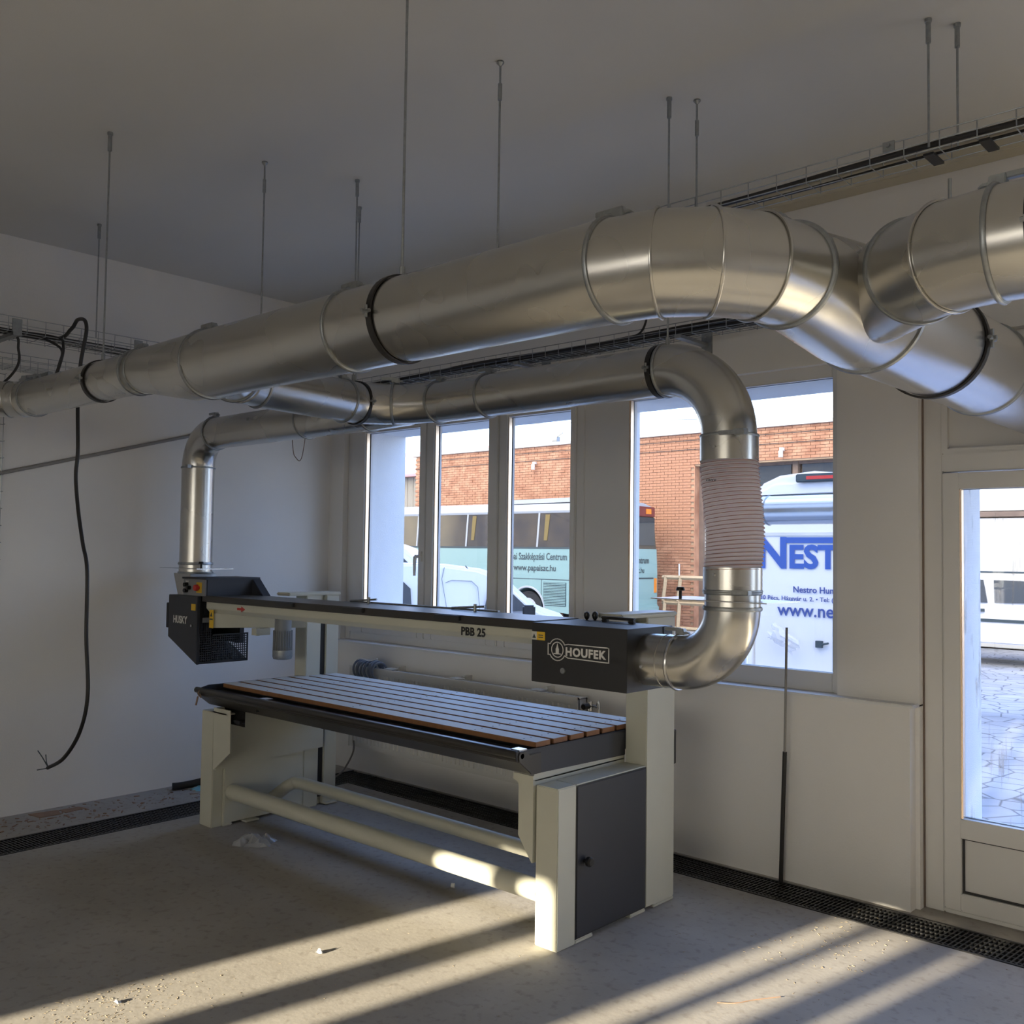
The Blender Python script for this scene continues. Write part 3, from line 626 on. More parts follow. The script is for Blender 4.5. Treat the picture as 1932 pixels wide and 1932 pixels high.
# Y junction
t = thing('duct_junction', 'galvanised Y fitting where the two large ducts merge before the wall', 'duct junction', (-1.09, 2.45, Z))
XT = -1.093; Yp = (0, 1, 0); RT = .166
duct(t, [((XT, 2.20, Z), Yp, RM), ((XT, 2.26, Z), Yp, RM + .003), ((XT + .005, 2.58, Z), Yp, RT), ((XT, 2.70, Z), Yp, RT)], 'body')
cx0, cy0, cd = -.833, 2.368, (-.7071, .7071, 0)
br = [((cx0 - .7071 * s, cy0 + .7071 * s, Z), cd, RM) for s in (0, .10, .34)]
duct(t, br, 'side_inlet')
bead(t, (XT, 2.20, Z), Yp, RM, t=.008); latch(t, (XT, 2.20, Z), Yp, RM, 96, sg=-1)
bead(t, (XT, 2.70, Z), Yp, RT, t=.008, m='zinc')
bead(t, (cx0, cy0, Z), cd, RM, t=.007); latch(t, (cx0, cy0, Z), cd, RM, 80, sg=-1)
# right-hand duct coming from the right
t = thing('right_duct', 'galvanised duct entering from the right edge and bending into the Y fitting', 'duct', (-.3, 2.28, Z))
def C(a): a = rad(a); return (-.621 - .3 * sin(a), 2.28 + .3 * (1 - cos(a)), Z), (-cos(a), sin(a), 0)
duct(t, [(*C(22.5), RM), (*C(45), RM)], 'gore'); duct(t, [(*C(0), RM), (*C(22.5), RM)], 'gore')
bead(t, *C(22.5), RM + .002, 'seam_bead', .004, 'galv'); bead(t, *C(0), RM); latch(t, (-.621, 2.28, Z), (-1, 0, 0), RM, 88)
duct(t, [((-.621, 2.28, Z), Xp, RM), ((2.2, 2.28, Z), Xp, RM)]); duct(t, [((2.2, 2.28, Z), Xp, RM), ((XR - .002, 2.28, Z), Xp, RM)])
bead(t, (2.2, 2.28, Z), Xp, RM)
# trunk to the wall
t = thing('trunk_duct', 'wide galvanised trunk duct running from the Y fitting over the door', 'duct', (XT, 3.6, Z))
duct(t, [((XT, 2.70, Z), Yp, RT), ((XT, 3.75, Z), Yp, RT)], m='galv2'); duct(t, [((XT, 3.75, Z), Yp, RT), ((XT, 5.25, Z), Yp, RT)], m='galv2'); MB().tube(bez([(XT, 5.25, Z), (XT, 5.40, Z + .03), (XT, 5.52, Z + .15), (XT, 5.55, Z + .3), (XT, 5.55, 4.5)], 5), RT, 40, False).build('outside_bend', M['galv2'], t, smooth=60)
bead(t, (XT, 3.75, Z), Yp, RT, t=.008)
cb_ = MB().band((XT, 3.25, Z), Yp, RT + .002, .026, .007).build('clamp_band', M['rubber'], t)
MB().tube([(XT + RT + .016, 3.25, Z - .03), (XT + RT + .016, 3.25, Z + .03)], .006, 6).tube([(XT + RT + .016, 3.22, Z), (XT + RT + .016, 3.28, Z)], .007, 6).tube([(XT + RT, 3.25, Z), (XT + RT + .03, 3.25, Z)], .009, 6).build('clamp_screws', M['zinc'], cb_)
# small-diameter end of the main duct
ZL = 2.335; RS = .088
t = thing('narrow_duct', 'narrower galvanised duct at the left end of the main run', 'duct', (-4.4, Y, ZL))
duct(t, [((-4.93, Y, ZL), Xp, RS), ((-3.86, Y, ZL), Xp, RS)])
bead(t, (-4.93, Y, ZL), Xp, RS); latch(t, (-4.93, Y, ZL), Xp, RS, 90)
t = thing('duct_elbow', 'dull galvanised elbow at the far left edge ending the narrow duct', 'duct elbow', (-5.05, Y, ZL))
def E2(a): a = rad(a); return (-4.93 - .25 * sin(a), Y - .25 * (1 - cos(a)), ZL), (-cos(a), -sin(a), 0)
for a in (0, 20, 40): duct(t, [(*E2(a), RS), (*E2(a + 20), RS)], 'gore')
for a in (20, 40): bead(t, *E2(a), RS + .001, 'seam_bead', .003, 'galv')
e2 = E2(60); dd = Vector(e2[1]); p1 = Vector(e2[0]) + dd * 1.1
duct(t, [(e2[0], e2[1], RS), (tuple(p1)[0:3], e2[1], RS)], 'tail_section')
latch(t, *E2(20), RS, 90)
# reducer with saddle branch
t = thing('duct_reducer', 'galvanised tapered fitting joining the narrow duct and the side branch', 'duct junction', (-3.6, Y, 2.31))
duct(t, [((-3.86, Y, ZL), Xp, RS), ((-3.80, Y, ZL), Xp, RS + .004), ((-3.40, Y, Z), Xp, RM), ((-3.30, Y, Z), Xp, RM)], 'cone')
bead(t, (-3.86, Y, ZL), Xp, RS + .003); bead(t, (-3.805, Y, ZL), Xp, RS + .004); latch(t, (-3.83, Y, ZL), Xp, RS, 90)
RB = .103; ZB = 2.335
duct(t, [((-3.33, 1.93, ZB - .01), (-.7071, .7071, 0), RB), ((-3.575, 2.175, ZB - .01), (-.7071, .7071, 0), RB)], 'branch_inlet')
bead(t, (-3.575, 2.175, ZB - .01), (-.7071, .7071, 0), RB, t=.007)
# branch duct
t = thing('branch_duct', 'short galvanised duct slanting from the main run back to the lower duct', 'duct', (-3.75, 2.7, ZB))
a0 = Vector((-3.575, 2.175, ZB - .01)); bd = Vector((-.105, .995, 0)).normalized()
duct(t, [(a0, (-.7071, .7071, 0), RB), ((-3.64, 2.245, ZB), (-.55, .83, 0), RB)], 'gore')
duct(t, [((-3.64, 2.245, ZB), (-.55, .83, 0), RB), ((-3.70, 2.37, ZB), tuple(bd), RB)], 'gore')
duct(t, [((-3.70, 2.37, ZB), tuple(bd), RB), ((-3.775, 2.93, ZB), tuple(bd), RB)])
bead(t, (-3.64, 2.245, ZB), (-.55, .83, 0), RB + .001, 'seam_bead', .003, 'galv')
bead(t, (-3.70, 2.37, ZB), tuple(bd), RB); bead(t, (-3.772, 2.90, ZB), tuple(bd), RB); latch(t, (-3.772, 2.90, ZB), tuple(bd), RB, 95)
# lower Y junction
YD = 3.25; ZD = 2.34; RD = .100
t = thing('duct_junction', 'galvanised Y fitting above the left window sash joining the two lower ducts', 'duct junction', (-3.75, 3.15, ZD))
duct(t, [((-3.775, 2.93, ZB), tuple(bd), RB), ((-3.78, 3.0, ZB), (0, 1, 0), RB), ((-3.72, 3.12, ZD), (.6, .8, 0), RB), ((-3.62, 3.20, ZD), (.92, .38, 0), RD), ((-3.46, YD, ZD), Xp, RD)], 'body')
duct(t, [((-3.98, YD, ZD), Xp, RD), ((-3.86, YD, ZD), Xp, RD), ((-3.62, YD - .02, ZD), Xp, RD)], 'side_inlet')
bead(t, (-3.46, YD, ZD), Xp, RD); bead(t, (-3.68, 3.15, ZD), (.75, .62, 0), RB); latch(t, (-3.68, 3.15, ZD), (.75, .62, 0), RB, 88)
bead(t, (-3.98, YD, ZD), Xp, RD, t=.007); latch(t, (-3.46, YD, ZD), Xp, RD, 90)
# lower right duct
t = thing('lower_duct', 'galvanised duct running above the windows to the big bend over the hose', 'duct', (-2.8, YD, ZD))
duct(t, [((-3.46, YD, ZD), Xp, RD), ((-3.12, YD, ZD), Xp, RD)]); duct(t, [((-3.12, YD, ZD), Xp, RD), ((-2.14, YD, ZD), Xp, RD)])
bead(t, (-3.12, YD, ZD), Xp, RD); latch(t, (-3.12, YD, ZD), Xp, RD, 90)
# lower left duct
t = thing('lower_duct', 'galvanised duct running left to the pipe above the left sander head', 'duct', (-4.8, YD, ZD))
ZQ = ZD
duct(t, [((-5.52, YD, ZQ), Xp, RD), ((-4.55, YD, ZQ), Xp, RD)]); duct(t, [((-4.55, YD, ZQ), Xp, RD), ((-3.98, YD, ZQ), Xp, RD)])
bead(t, (-4.55, YD, ZQ), Xp, RD)
def elbow(name, label, cx, cz, sx, R, r, a0, a1, parent_y=YD, n=18, base=None):
    # smooth bend in the xz plane: centre (cx, cz), angle a measured from +x*sx
    t = thing(name, label, 'duct elbow', base or (cx, parent_y, cz))
    secs = []
    for i in range(n + 1):
        a = rad(a0 + (a1 - a0) * i / n); c = (cx + sx * R * cos(a), parent_y, cz + R * sin(a)); d = (-sx * sin(a), 0, cos(a)); secs.append((c, d, r))
    k = MB(); K = []
    for c, d, rr in secs:
        cc = Vector(c); dv = Vector(d).normalized(); yv = Vector((0, 1, 0)); sv = dv.cross(yv)
        K.append([cc + rr * (cos(2 * pi * q / 56) * yv + sin(2 * pi * q / 56) * sv) for q in range(56)])
    k.rings(K, False).build('bend', M['galv'], t, smooth=60)
    return t, secs
RH = .106
# left elbow down
t, s_ = elbow('duct_elbow', 'smooth galvanised bend at the top of the left vertical pipe', -5.53, ZD - .215, -1, .215, .103, 0, 90)
bead(t, (-5.53, YD, ZD), Xp, .103); latch(t, (-5.53, YD, ZD), Xp, .103, 84); XPp = -5.745
t = thing('vertical_pipe', 'galvanised vertical pipe standing on the left sander head', 'duct', (XPp, YD, 1.45))
Zp = (0, 0, 1)
duct(t, [((XPp, YD, 1.50), Zp, .103), ((XPp, YD, ZD - .215), Zp, .103)])
bead(t, (XPp, YD, ZD - .213), Zp, .103, 'pull_ring', .006, 'zinc'); MB().box(XPp + .05, XPp + .08, YD - .12, YD - .095, ZD - .223, ZD - .203).build('latch', M['zinc'], t)
bead(t, (XPp, YD, 1.505), Zp, .103)
def gate(label, x, z, x0, x1, knobx, r):
    t = thing('blast_gate', label, 'gate valve', (x, YD, z))
    MB().box(x0, x1, YD - .13, YD + .13, z - .002, z + .002).build('slide_plate', M['galv2'], t)
    duct(t, [((x, YD, z - .03), Zp, r), ((x, YD, z + .03), Zp, r)], 'collar')
    bead(t, (x, YD, z - .028), Zp, r); bead(t, (x, YD, z + .028), Zp, r)
    MB().tube([(knobx, YD - .06, z), (knobx, YD - .06, z + .03), (knobx, YD - .06, z + .031), (knobx, YD - .06, z + .045)], [.006, .006, .018, .014], 12).build('clamp_knob', M['black'], t, smooth=40)
    return t
gate('galvanised slide gate on the pipe above the left sander head', XPp, 1.472, -5.97, -5.50, -5.57, .104)
# right elbow down
t, s_ = elbow('duct_elbow', 'smooth galvanised bend turning down into the ribbed hose', -2.13, ZD - .285, 1, .285, .104, 0, 90)
XH = -1.845
bead(t, (-2.13, YD, ZD), Xp, .104)
# clamp collar, flexible hose
t = thing('flexible_hose', 'pale ribbed flexible hose with copper-coloured spiral between steel collars', 'hose', (XH, YD, 1.45))
ZT = ZD - .285
duct(t, [((XH, YD, ZT - .095), Zp, .110), ((XH, YD, ZT - .005), Zp, .110)], 'upper_collar')
bead(t, (XH, YD, ZT), Zp, .106, 'pull_ring', .006, 'zinc')
MB().box(XH + .02, XH + .125, YD - .118, YD - .100, ZT - .008, ZT + .008).box(XH + .085, XH + .13, YD - .125, YD - .09, ZT - .012, ZT + .01).build('latch', M['zinc'], t, bevel=.002)
z0h, z1h = 1.545, ZT - .093; NR = 28
def hx(z): q = (z - z0h) / (z1h - z0h); return XH + .022 * sin(pi * (1 - q)) * (1 - q) * 1.2 + .016 * (1 - q)
k = MB(); K = []
for i in range(NR * 6 + 1):
    q = i / (NR * 6); z = z1h + (z0h - z1h) * q; ph = (i % 6) / 6; rr = .1045 + .0050 * abs(cos(pi * ph)) ** 2
    tilt = .10 + .12 * sin(pi * q)
    K.append([Vector((hx(z) + rr * cos(2 * pi * s / 40), YD + rr * sin(2 * pi * s / 40), z + tilt * .10 * (.7 * cos(2 * pi * s / 40)))) for s in range(40)])
hm = M['hose']; hn = hm.node_tree; hb = hn.nodes['Principled BSDF']; ho = hn.nodes['Material Output']
tl = hn.nodes.new('ShaderNodeBsdfTranslucent'); tl.inputs['Color'].default_value = (.98, .92, .90, 1)
hx_ = hn.nodes.new('ShaderNodeMixShader'); hx_.inputs[0].default_value = .78
hn.links.new(hb.outputs[0], hx_.inputs[1]); hn.links.new(tl.outputs[0], hx_.inputs[2]); hn.links.new(hx_.outputs[0], ho.inputs['Surface'])
k.rings(K, False).build('hose_film', M['hose'], t, smooth=70)
k = MB(); pts = []
for i in range(NR * 24 + 1):
    q = i / (NR * 24); z = z1h + (z0h - z1h) * q; a = 2 * pi * i / 24; tilt = .10 + .12 * sin(pi * q)
    rr = .1100
    pts.append((hx(z) + rr * cos(a), YD + rr * sin(a), z + tilt * .10 * (.7 * cos(a)) ))
k.tube(pts, .0013, 5).build('spiral_wire', M['spiral'], t, smooth=60)
XG = XH + .016
duct(t, [((XG, YD, 1.468), Zp, .110), ((XG, YD, 1.556), Zp, .110)], 'lower_collar')
bead(t, (XG, YD, 1.468), Zp, .106, 'pull_ring', .006, 'zinc')
MB().box(XG + .06, XG + .13, YD - .12, YD - .09, 1.458, 1.474).build('latch', M['zinc'], t, bevel=.002)
for zc in (ZT - .05, 1.53): MB().tube([(XH, YD - .109, zc), (XH, YD - .114, zc)], .006, 8).build('rivet', M['chrome'], t)
text('PLANEX', 'small_print', M['ink'], .012, Matrix.Translation((XH + .01, YD - .113, 1.885)) @ Matrix.Rotation(pi / 2, 4, 'X') @ Matrix.Rotation(pi, 4, 'Z'), t)
gate('galvanised slide gate with long plate under the ribbed hose', XG, 1.432, -2.11, -1.62, -2.02, .104)
# bottom elbow into the right head
zb = 1.183
t, s_ = elbow('duct_elbow', 'smooth galvanised bend from the hose into the right sander head', XG - .222, 1.402, 1, .222, .104, 0, -90)
xe = XG - .222
duct(t, [((-2.206, YD, zb - .003), Xp, .104), ((xe, YD, 1.18), Xp, .104)], 'inlet_collar')
bead(t, (xe - .01, YD, 1.18), Xp, .104, 'pull_ring', .007, 'galv2'); latch(t, (xe - .01, YD, 1.18), Xp, .104, 92)
MB().torus((-2.11, YD, 1.18), Xp, .1045, .002, 48, 5).build('seam_bead', M['galv'], t)
bead(t, (XG, YD, 1.40), Zp, .104)
MB().cyl((-2.17, YD - .1035, 1.16), (-2.17, YD - .109, 1.16), .006, 8).build('rivet', M['chrome'], t)

# ---- suspension rods
def hanger(label, x, y, z, cap='sleeve', ring=None, top=H, grp=None):
    t = thing('hanging_rod', label, 'threaded rod', (x, y, top), grp)
    MB().cyl((x, y, top), (x, y, z), .0042, 8).build('rod', M['zinc'], t)
    k = MB()
    if cap == 'sleeve': k.tube([(x, y, top), (x, y, top - .012), (x, y, top - .013), (x, y, top - .085)], [.012, .012, .009, .009], 10)
    else: k.tube([(x, y, top), (x, y, top - .006), (x, y, top - .018), (x, y, top - .085), (x, y, top - .086), (x, y, top - .15)], [.014, .015, .004, .004, .008, .008], 10)
    k.build('ceiling_anchor', M['zinc'], t)
    if ring:
        c, d, r = ring; dv = Vector(d).normalized()
        MB().band(c, d, r + .002, .022, .005).build('clamp_band', M['rubber'], t)
        q = MB(); sd_ = dv.cross(Vector((0, 0, 1))).normalized()
        for s in (1, -1):
            p = Vector(c) + sd_ * s * (r + .012)
            q.tube([p + Vector((0, 0, -.018)), p + Vector((0, 0, .018))], .005, 6).tube([p - dv * .015 , p + dv * .015], .006, 6).tube([p - sd_ * .008, p + sd_ * .018], .006, 6)
        q.build('clamp_screws', M['zinc'], t)
        MB().tube([(x, y, z - .015), (x, y, z + .025)], .009, 8).build('clamp_nut', M['zinc'], t)
    return t
hanger('long threaded rod holding the black-banded clamp in the middle of the main duct', -2.195, Y, Z + RM + .01, ring=((-2.19, Y, Z), Xp, RM), cap='disc')
hanger('threaded rod holding the clamp round the narrow left duct', -4.20, Y, ZL + RS + .01, ring=((-4.20, Y, ZL), Xp, RS))
hanger('thin rod just left of the narrow duct clamp reaching the wire tray', -5.45, 2.42, 2.80)
hanger('threaded rod holding the black-banded clamp of the slanting branch duct', -3.785, 2.97, ZB + RB + .01, ring=((-3.782, 2.99, ZB), tuple(bd), RB))
hanger('short-looking rod beside the branch duct clamp rod', -4.08, 3.22, 2.46)
hanger('rod with round black cap hanging behind the left half of the main duct', -3.95, 2.54, 2.62, 'disc')
hanger('rod with round black cap hanging behind the middle of the main duct', -2.45, 2.59, 2.62, 'disc')
hanger('threaded rod holding the black-banded clamp beside the bend over the hose', -2.125, YD, ZD + RD + .01, ring=((-2.155, YD, ZD), Xp, RD))
hanger('rod with round black cap right beside the bend clamp rod', -2.05, 3.34, 2.80, 'disc')
hanger('left of the two rods carrying the upper wire cable tray', -1.135, 3.345, 3.01)
hanger('right of the two rods carrying the upper wire cable tray', -1.07, 3.44, 3.01)
hanger('rod holding the clamp of the right duct at the right edge', -.53, 2.28, Z + RM + .01, ring=((-.53, 2.28, Z), Xp, RM))
t = thing('threaded_stub', 'short threaded stub sticking up from the right duct bend', 'threaded rod', (-.735, 2.30, Z + RM))
MB().cyl((-.735, 2.303, Z + RM), (-.735, 2.303, Z + RM + .055), .0045, 8).build('rod', M['zinc'], t)

# ---- wire cable trays
def tray(name, label, path_ax, a0, a1, c0, c1, z0, z1, step=.1, wr=.0022, n=4):
    t = thing(name, label, 'cable tray', ((a0 + a1) / 2, (c0 + c1) / 2, z0) if path_ax == 'x' else ((c0 + c1) / 2, (a0 + a1) / 2, z0))
    def P(a, c, z): return (a, c, z) if path_ax == 'x' else (c, a, z)
    k = MB()
    for i in range(n + 1):
        c = c0 + (c1 - c0) * i / n; k.tube([P(a0, c, z0), P(a1, c, z0)], wr, 5)
    for c in (c0, c1): k.tube([P(a0, c, z1), P(a1, c, z1)], wr * 1.2, 5); k.tube([P(a0, c, (z0 + z1) / 2), P(a1, c, (z0 + z1) / 2)], wr, 5)
    q = int((a1 - a0) / step)
    for i in range(q + 1):
        a = a0 + i * step; k.tube([P(a, c0, z1), P(a, c0, z0 - wr * 2), P(a, c1, z0 - wr * 2), P(a, c1, z1)], wr, 4)
    k.build('wire_mesh', M['zinc'], t, kind='stuff'); return t
t = tray('cable_tray', 'wire cable tray hanging high along the ceiling edge at the right', 'x', -2.9, 2.6, 3.345, 3.47, 3.0, 3.06, .12, .0022, 2)
MB().box(-1.29, -1.25, 3.335, 3.342, 3.03, 3.065).cyl((-1.27, 3.335, 3.05), (-1.27, 3.325, 3.05), .008, 8).build('splice_plate', M['zinc'], t)
for x in (-2.0, -1.16, -.98): MB().box(x, x + .035, 3.36, 3.47, 2.989, 2.997).build('support_bracket', M['black'], t)
t = tray('cable_tray', 'wire cable tray fixed to the window wall above the windows', 'x', -5.85, -1.75, 4.28, 4.42, 2.76, 2.82, .1)
for x in (-5.2, -3.9, -2.75): MB().box(x, x + .04, 4.27, YI, 2.738, 2.755).box(x, x + .06, 4.54, YI, 2.66, 2.83).build('wall_bracket', M['zinc'], t)
t = tray('cable_tray', 'upper wire cable tray running along the left wall', 'y', -.5, 4.25, -5.86, -5.60, 2.79, 2.87, .1)
for y in (.9, 2.02, 2.72, 3.6): MB().box(XL, -5.58, y, y + .035, 2.765, 2.785).box(-5.60, -5.59, y, y + .05, 2.77, 2.86).build('wall_bracket', M['zinc'], t)
t = tray('cable_tray', 'lower wire cable tray just beneath the upper one on the left wall', 'y', -.5, 2.75, -5.95, -5.80, 2.63, 2.70, .1, .002)
for y in (.9, 2.3): MB().box(XL, -5.80, y, y + .03, 2.60, 2.628).build('wall_bracket', M['zinc'], t)
t = thing('cable_tray', 'vertical wire tray climbing the left wall at the photo edge', 'cable tray', (-6.05, 2.1, 1.4))
k = MB()
for y in (2.0, 2.05, 2.10, 2.155): k.tube([(-6.055, y, 1.40), (-6.055, y, 2.62)], .0025, 5)
for i in range(13): k.tube([(-6.03, 2.0, 1.42 + i * .1), (-6.06, 2.0, 1.42 + i * .1), (-6.06, 2.155, 1.42 + i * .1), (-6.03, 2.155, 1.42 + i * .1)], .0025, 4)
k.build('wire_mesh', M['zinc'], t, kind='stuff')

# ---- cables
def cable(name, label, pts, r, m='rubber', cat='cable', n=8, group=None):
    return tag(MB().tube(bez(pts, n), r, 8).build(name, M[m], smooth=70), label, cat, group)
cable('power_cable', 'long black cable looping over the left tray and hanging in front of the left wall',
      [(-5.72, 1.2, 2.81), (-5.72, 2.0, 2.81), (-5.66, 2.28, 2.80), (-5.50, 2.3, 2.835), (-5.42, 2.3, 2.875), (-5.33, 2.3, 2.86), (-5.30, 2.3, 2.80), (-5.335, 2.3, 2.70), (-5.365, 2.3, 2.60), (-5.38, 2.3, 2.388), (-5.36, 2.3, 2.134), (-5.375, 2.3, 1.988), (-5.33, 2.3, 1.80), (-5.26, 2.3, 1.62), (-5.195, 2.3, 1.47), (-5.18, 2.3, 1.12), (-5.14, 2.3, .815), (-5.22, 2.3, .607), (-5.41, 2.3, .437), (-5.617, 2.3, .35)], .0105)
t = tag(MB().tube([(-5.61, 2.3, .352), (-5.70, 2.3, .40), (-5.76, 2.3, .425)], .003, 5).tube([(-5.61, 2.3, .35), (-5.64, 2.3, .38), (-5.65, 2.3, .42)], .003, 5).tube([(-5.61, 2.3, .35), (-5.76, 2.3, .315)], .003, 5).build('bare_wires', M['ink']), 'frayed bare wire ends at the tip of the hanging black cable', 'wires')
cable('power_cable', 'black cable forming a narrow V loop below the left tray', [(-5.70, 1.9, 2.80), (-5.62, 2.25, 2.80), (-5.55, 2.28, 2.74), (-5.60, 2.28, 2.62), (-5.72, 2.28, 2.50), (-5.80, 2.28, 2.47), (-5.70, 2.28, 2.52), (-5.60, 2.28, 2.64), (-5.58, 2.28, 2.73), (-5.68, 2.2, 2.80)], .0075)
cable('power_cable', 'black cable drooping from the left tray at the photo edge', [(-5.7, 1.6, 2.81), (-5.66, 2.02, 2.80), (-5.66, 2.08, 2.70), (-5.68, 2.08, 2.60), (-5.78, 2.02, 2.50), (-5.9, 1.9, 2.45)], .0075)
for i, (dy, lb) in enumerate(((0, 'black cable lying along the left wall tray nearest the room'), (.08, 'black cable lying along the left wall tray in its middle'), (.16, 'black cable lying along the left wall tray nearest the wall'))):
    cable('tray_cable', lb, [(-5.64 - dy, -.4, 2.80), (-5.65 - dy, 1.4, 2.803 + .01 * i), (-5.63 - dy, 2.6, 2.80), (-5.66 - dy, 3.7, 2.805), (-5.60 - dy, 4.2, 2.80)], .0065, n=6)
cable('tray_cable', 'thick black cable lying in the upper right tray', [(-2.8, 3.38, 3.015), (-1.9, 3.39, 3.02), (-1.2, 3.38, 3.03), (-.5, 3.385, 3.028), (1.5, 3.38, 3.02)], .011, n=6)
cable('tray_cable', 'thin black cable sagging in the upper right tray', [(-2.8, 3.42, 3.01), (-1.7, 3.43, 3.008), (-1.0, 3.42, 3.012), (1.5, 3.43, 3.01)], .006, n=6)
for i, (y, lb) in enumerate(((4.30, 'nearest the room'), (4.34, 'second from the room'), (4.38, 'second from the wall'), (4.41, 'nearest the wall'))):
    cable('tray_cable', 'black cable in the tray above the windows, ' + lb, [(-5.8, y, 2.772), (-4.9, y + .02 * sin(i), 2.775 + .012 * (i % 2)), (-4.2, y - .015, 2.79 - .01 * (i % 2)), (-3.4, y + .01, 2.775 + .012 * ((i + 1) % 2)), (-2.6, y, 2.80 - .01 * (i % 3)), (-1.8, y, 2.775)], .0115, n=6, group='black cables in the window wall tray')
cable('power_cable', 'black cable end curling up out of the window wall tray', [(-3.1, 4.30, 2.79), (-2.98, 4.28, 2.80), (-2.93, 4.27, 2.86), (-2.92, 4.27, 2.95), (-2.87, 4.27, 3.0), (-2.82, 4.27, 3.0)], .006)
cable('conduit_pipe', 'grey conduit pipe rising slantwise across the left wall', [(XL + .012, -.6, 1.26), (XL + .012, 2.15, 2.03), (XL + .012, 3.31, 2.357), (XL + .012, 3.7, 2.46)], .011, 'greypipe', 'pipe')
cable('thin_cable', 'thin pale cable dangling from the radiator valve behind the sander', [(-5.42, 4.32, .26), (-5.40, 4.30, .18), (-5.45, 4.25, .05), (-5.55, 4.22, -.02)], .006, 'greypipe')

cable('dangling_wires', 'thin dark wires dangling from behind the lower left duct', [(-4.95, 3.42, 2.33), (-4.93, 3.42, 2.20), (-4.90, 3.42, 2.16), (-4.86, 3.42, 2.14), (-4.83, 3.42, 2.19), (-4.80, 3.42, 2.34)], .0025, 'post', 'wires')
# conduit and stick
t = thing('conduit_stick', 'thin upright pipe with black lower sleeve leaning by the window wall', 'pipe', (-2.235, 4.46, 0))
MB().cyl((-2.235, 4.455, 0), (-2.207, 4.44, .64), .0105, 10).build('sleeve', M['rubber'], t, smooth=50)
MB().cyl((-2.207, 4.44, .64), (-2.193, 4.43, 1.25), .0065, 8).build('pipe', M['greypipe'], t, smooth=50)

# ---- radiator
t = thing('radiator', 'white panel radiator under the windows behind the sander', 'radiator', (-4.4, 4.38, .25))
rx0, rx1 = -5.50, -3.42
k = MB().box(rx0, rx1, 4.34, 4.35, .215, .775).box(rx0, rx1, 4.41, 4.42, .215, .775)
n_ = int((rx1 - rx0 - .06) / .04)
for i in range(n_):
    x = rx0 + .03 + i * .04; k.prism([(x, 4.341), (x + .006, 4.332), (x + .02, 4.332), (x + .026, 4.341)], 2, .25, .735)
k.build('panel', M['radiator'], t)
k = MB().box(rx0, rx1, 4.338, 4.422, .768, .772)
for i in range(int((rx1 - rx0) / .03)): k.box(rx0 + i * .03, rx0 + i * .03 + .012, 4.35, 4.41, .772, .777)
k.box(rx0, rx1, 4.336, 4.345, .765, .782).build('top_grille', M['radiator'], t)
MB().box(rx1 - .004, rx1, 4.336, 4.424, .212, .78).build('side_cover', M['radiator'], t); MB().box(rx0, rx0 + .004, 4.336, 4.424, .212, .78).build('side_cover', M['radiator'], t)
MB().cyl((rx1, 4.38, .735), (rx1 + .05, 4.38, .735), .012, 12).cyl((rx1 + .05, 4.38, .71), (rx1 + .05, 4.38, .76), .018, 12).tube(bez([(rx1 + .05, 4.38, .735), (rx1 + .10, 4.38, .735), (rx1 + .115, 4.38, .71), (rx1 + .115, 4.38, .05)], 5), .009, 8).build('valve', M['chrome'], t, smooth=50)
MB().cyl((rx1 + .05, 4.38, .735), (rx1 + .05, 4.32, .735), .016, 12).build('valve_knob', M['black'], t, smooth=40)
for x in (-5.1, -4.45, -3.75): MB().box(x, x + .03, 4.42, YW, .70, .80).box(x - .05, x + .03, 4.36, 4.43, .782, .788).build('wall_bracket', M['radiator'], t)
t = thing('cable_coil', 'coil of grey ribbed cable resting on the left end of the radiator', 'cable coil', (-5.27, 4.36, .782))
k = MB()
for i in range(9):
    x = -5.39 + i * .026; k.torus((x, 4.345, .765), (1, .15 * sin(i * 2.1), .1 * cos(i)), .062 + .004 * sin(i * 3), .0085, 28, 6)
k.build('coils', M['coil'], t, smooth=60)
MB().tube(bez([(-5.40, 4.33, .83), (-5.33, 4.30, .845), (-5.22, 4.29, .84), (-5.13, 4.28, .86)], 5), .004, 6).build('loose_end', M['white'], t)

# ---- small things on the floor
tag(MB().tube(bez([(-5.965, 3.25, .026), (-5.945, 3.30, .026), (-5.90, 3.40, .04), (-5.83, 3.52, .07), (-5.70, 3.66, .09)], 6), .024, 12).build('black_hose', M['rubber'], smooth=60), 'thick black hose end lying on the floor by the left wall behind the leg', 'hose')
def crumple(name, m, cx, cy, sx, sy, hz, seed, n=9, rot=0):
    rnd = random.Random(seed); vs = []; fs = []
    for j in range(n):
        for i in range(n):
            u = i / (n - 1) * 2 - 1; v = j / (n - 1) * 2 - 1
            x = u * sx * (1 + rnd.uniform(-.18, .18)); y = v * sy * (1 + rnd.uniform(-.18, .18))
            e_ = max(abs(u), abs(v)); z = .003 + hz * rnd.random() * (1 - e_ ** 3)
            vs.append((cx + x * cos(rot) - y * sin(rot), cy + x * sin(rot) + y * cos(rot), z))
    for j in range(n - 1):
        for i in range(n - 1): a = j * n + i; fs.append((a, a + 1, a + n + 1, a + n))
    return MB().add(vs, fs).build(name, m, smooth=25)
tag(crumple('plastic_bag', M['film'], -4.60, 3.00, .10, .085, .05, 3, rot=.6), 'crumpled clear plastic bag on the floor beside the left leg of the sander', 'plastic bag')
tag(crumple('cloth', M['rag'], -5.86, 3.41, .05, .06, .03, 5), 'light blue cloth scrap on the floor by the left wall', 'cloth')
t = tag(MB().prism([(-6.02, 2.36), (-5.90, 2.38), (-5.89, 2.50), (-5.99, 2.52)], 2, 0, .004).build('cardboard_scrap', M['card']), 'flat brown cardboard piece on the floor by the left wall, nearer one', 'cardboard')
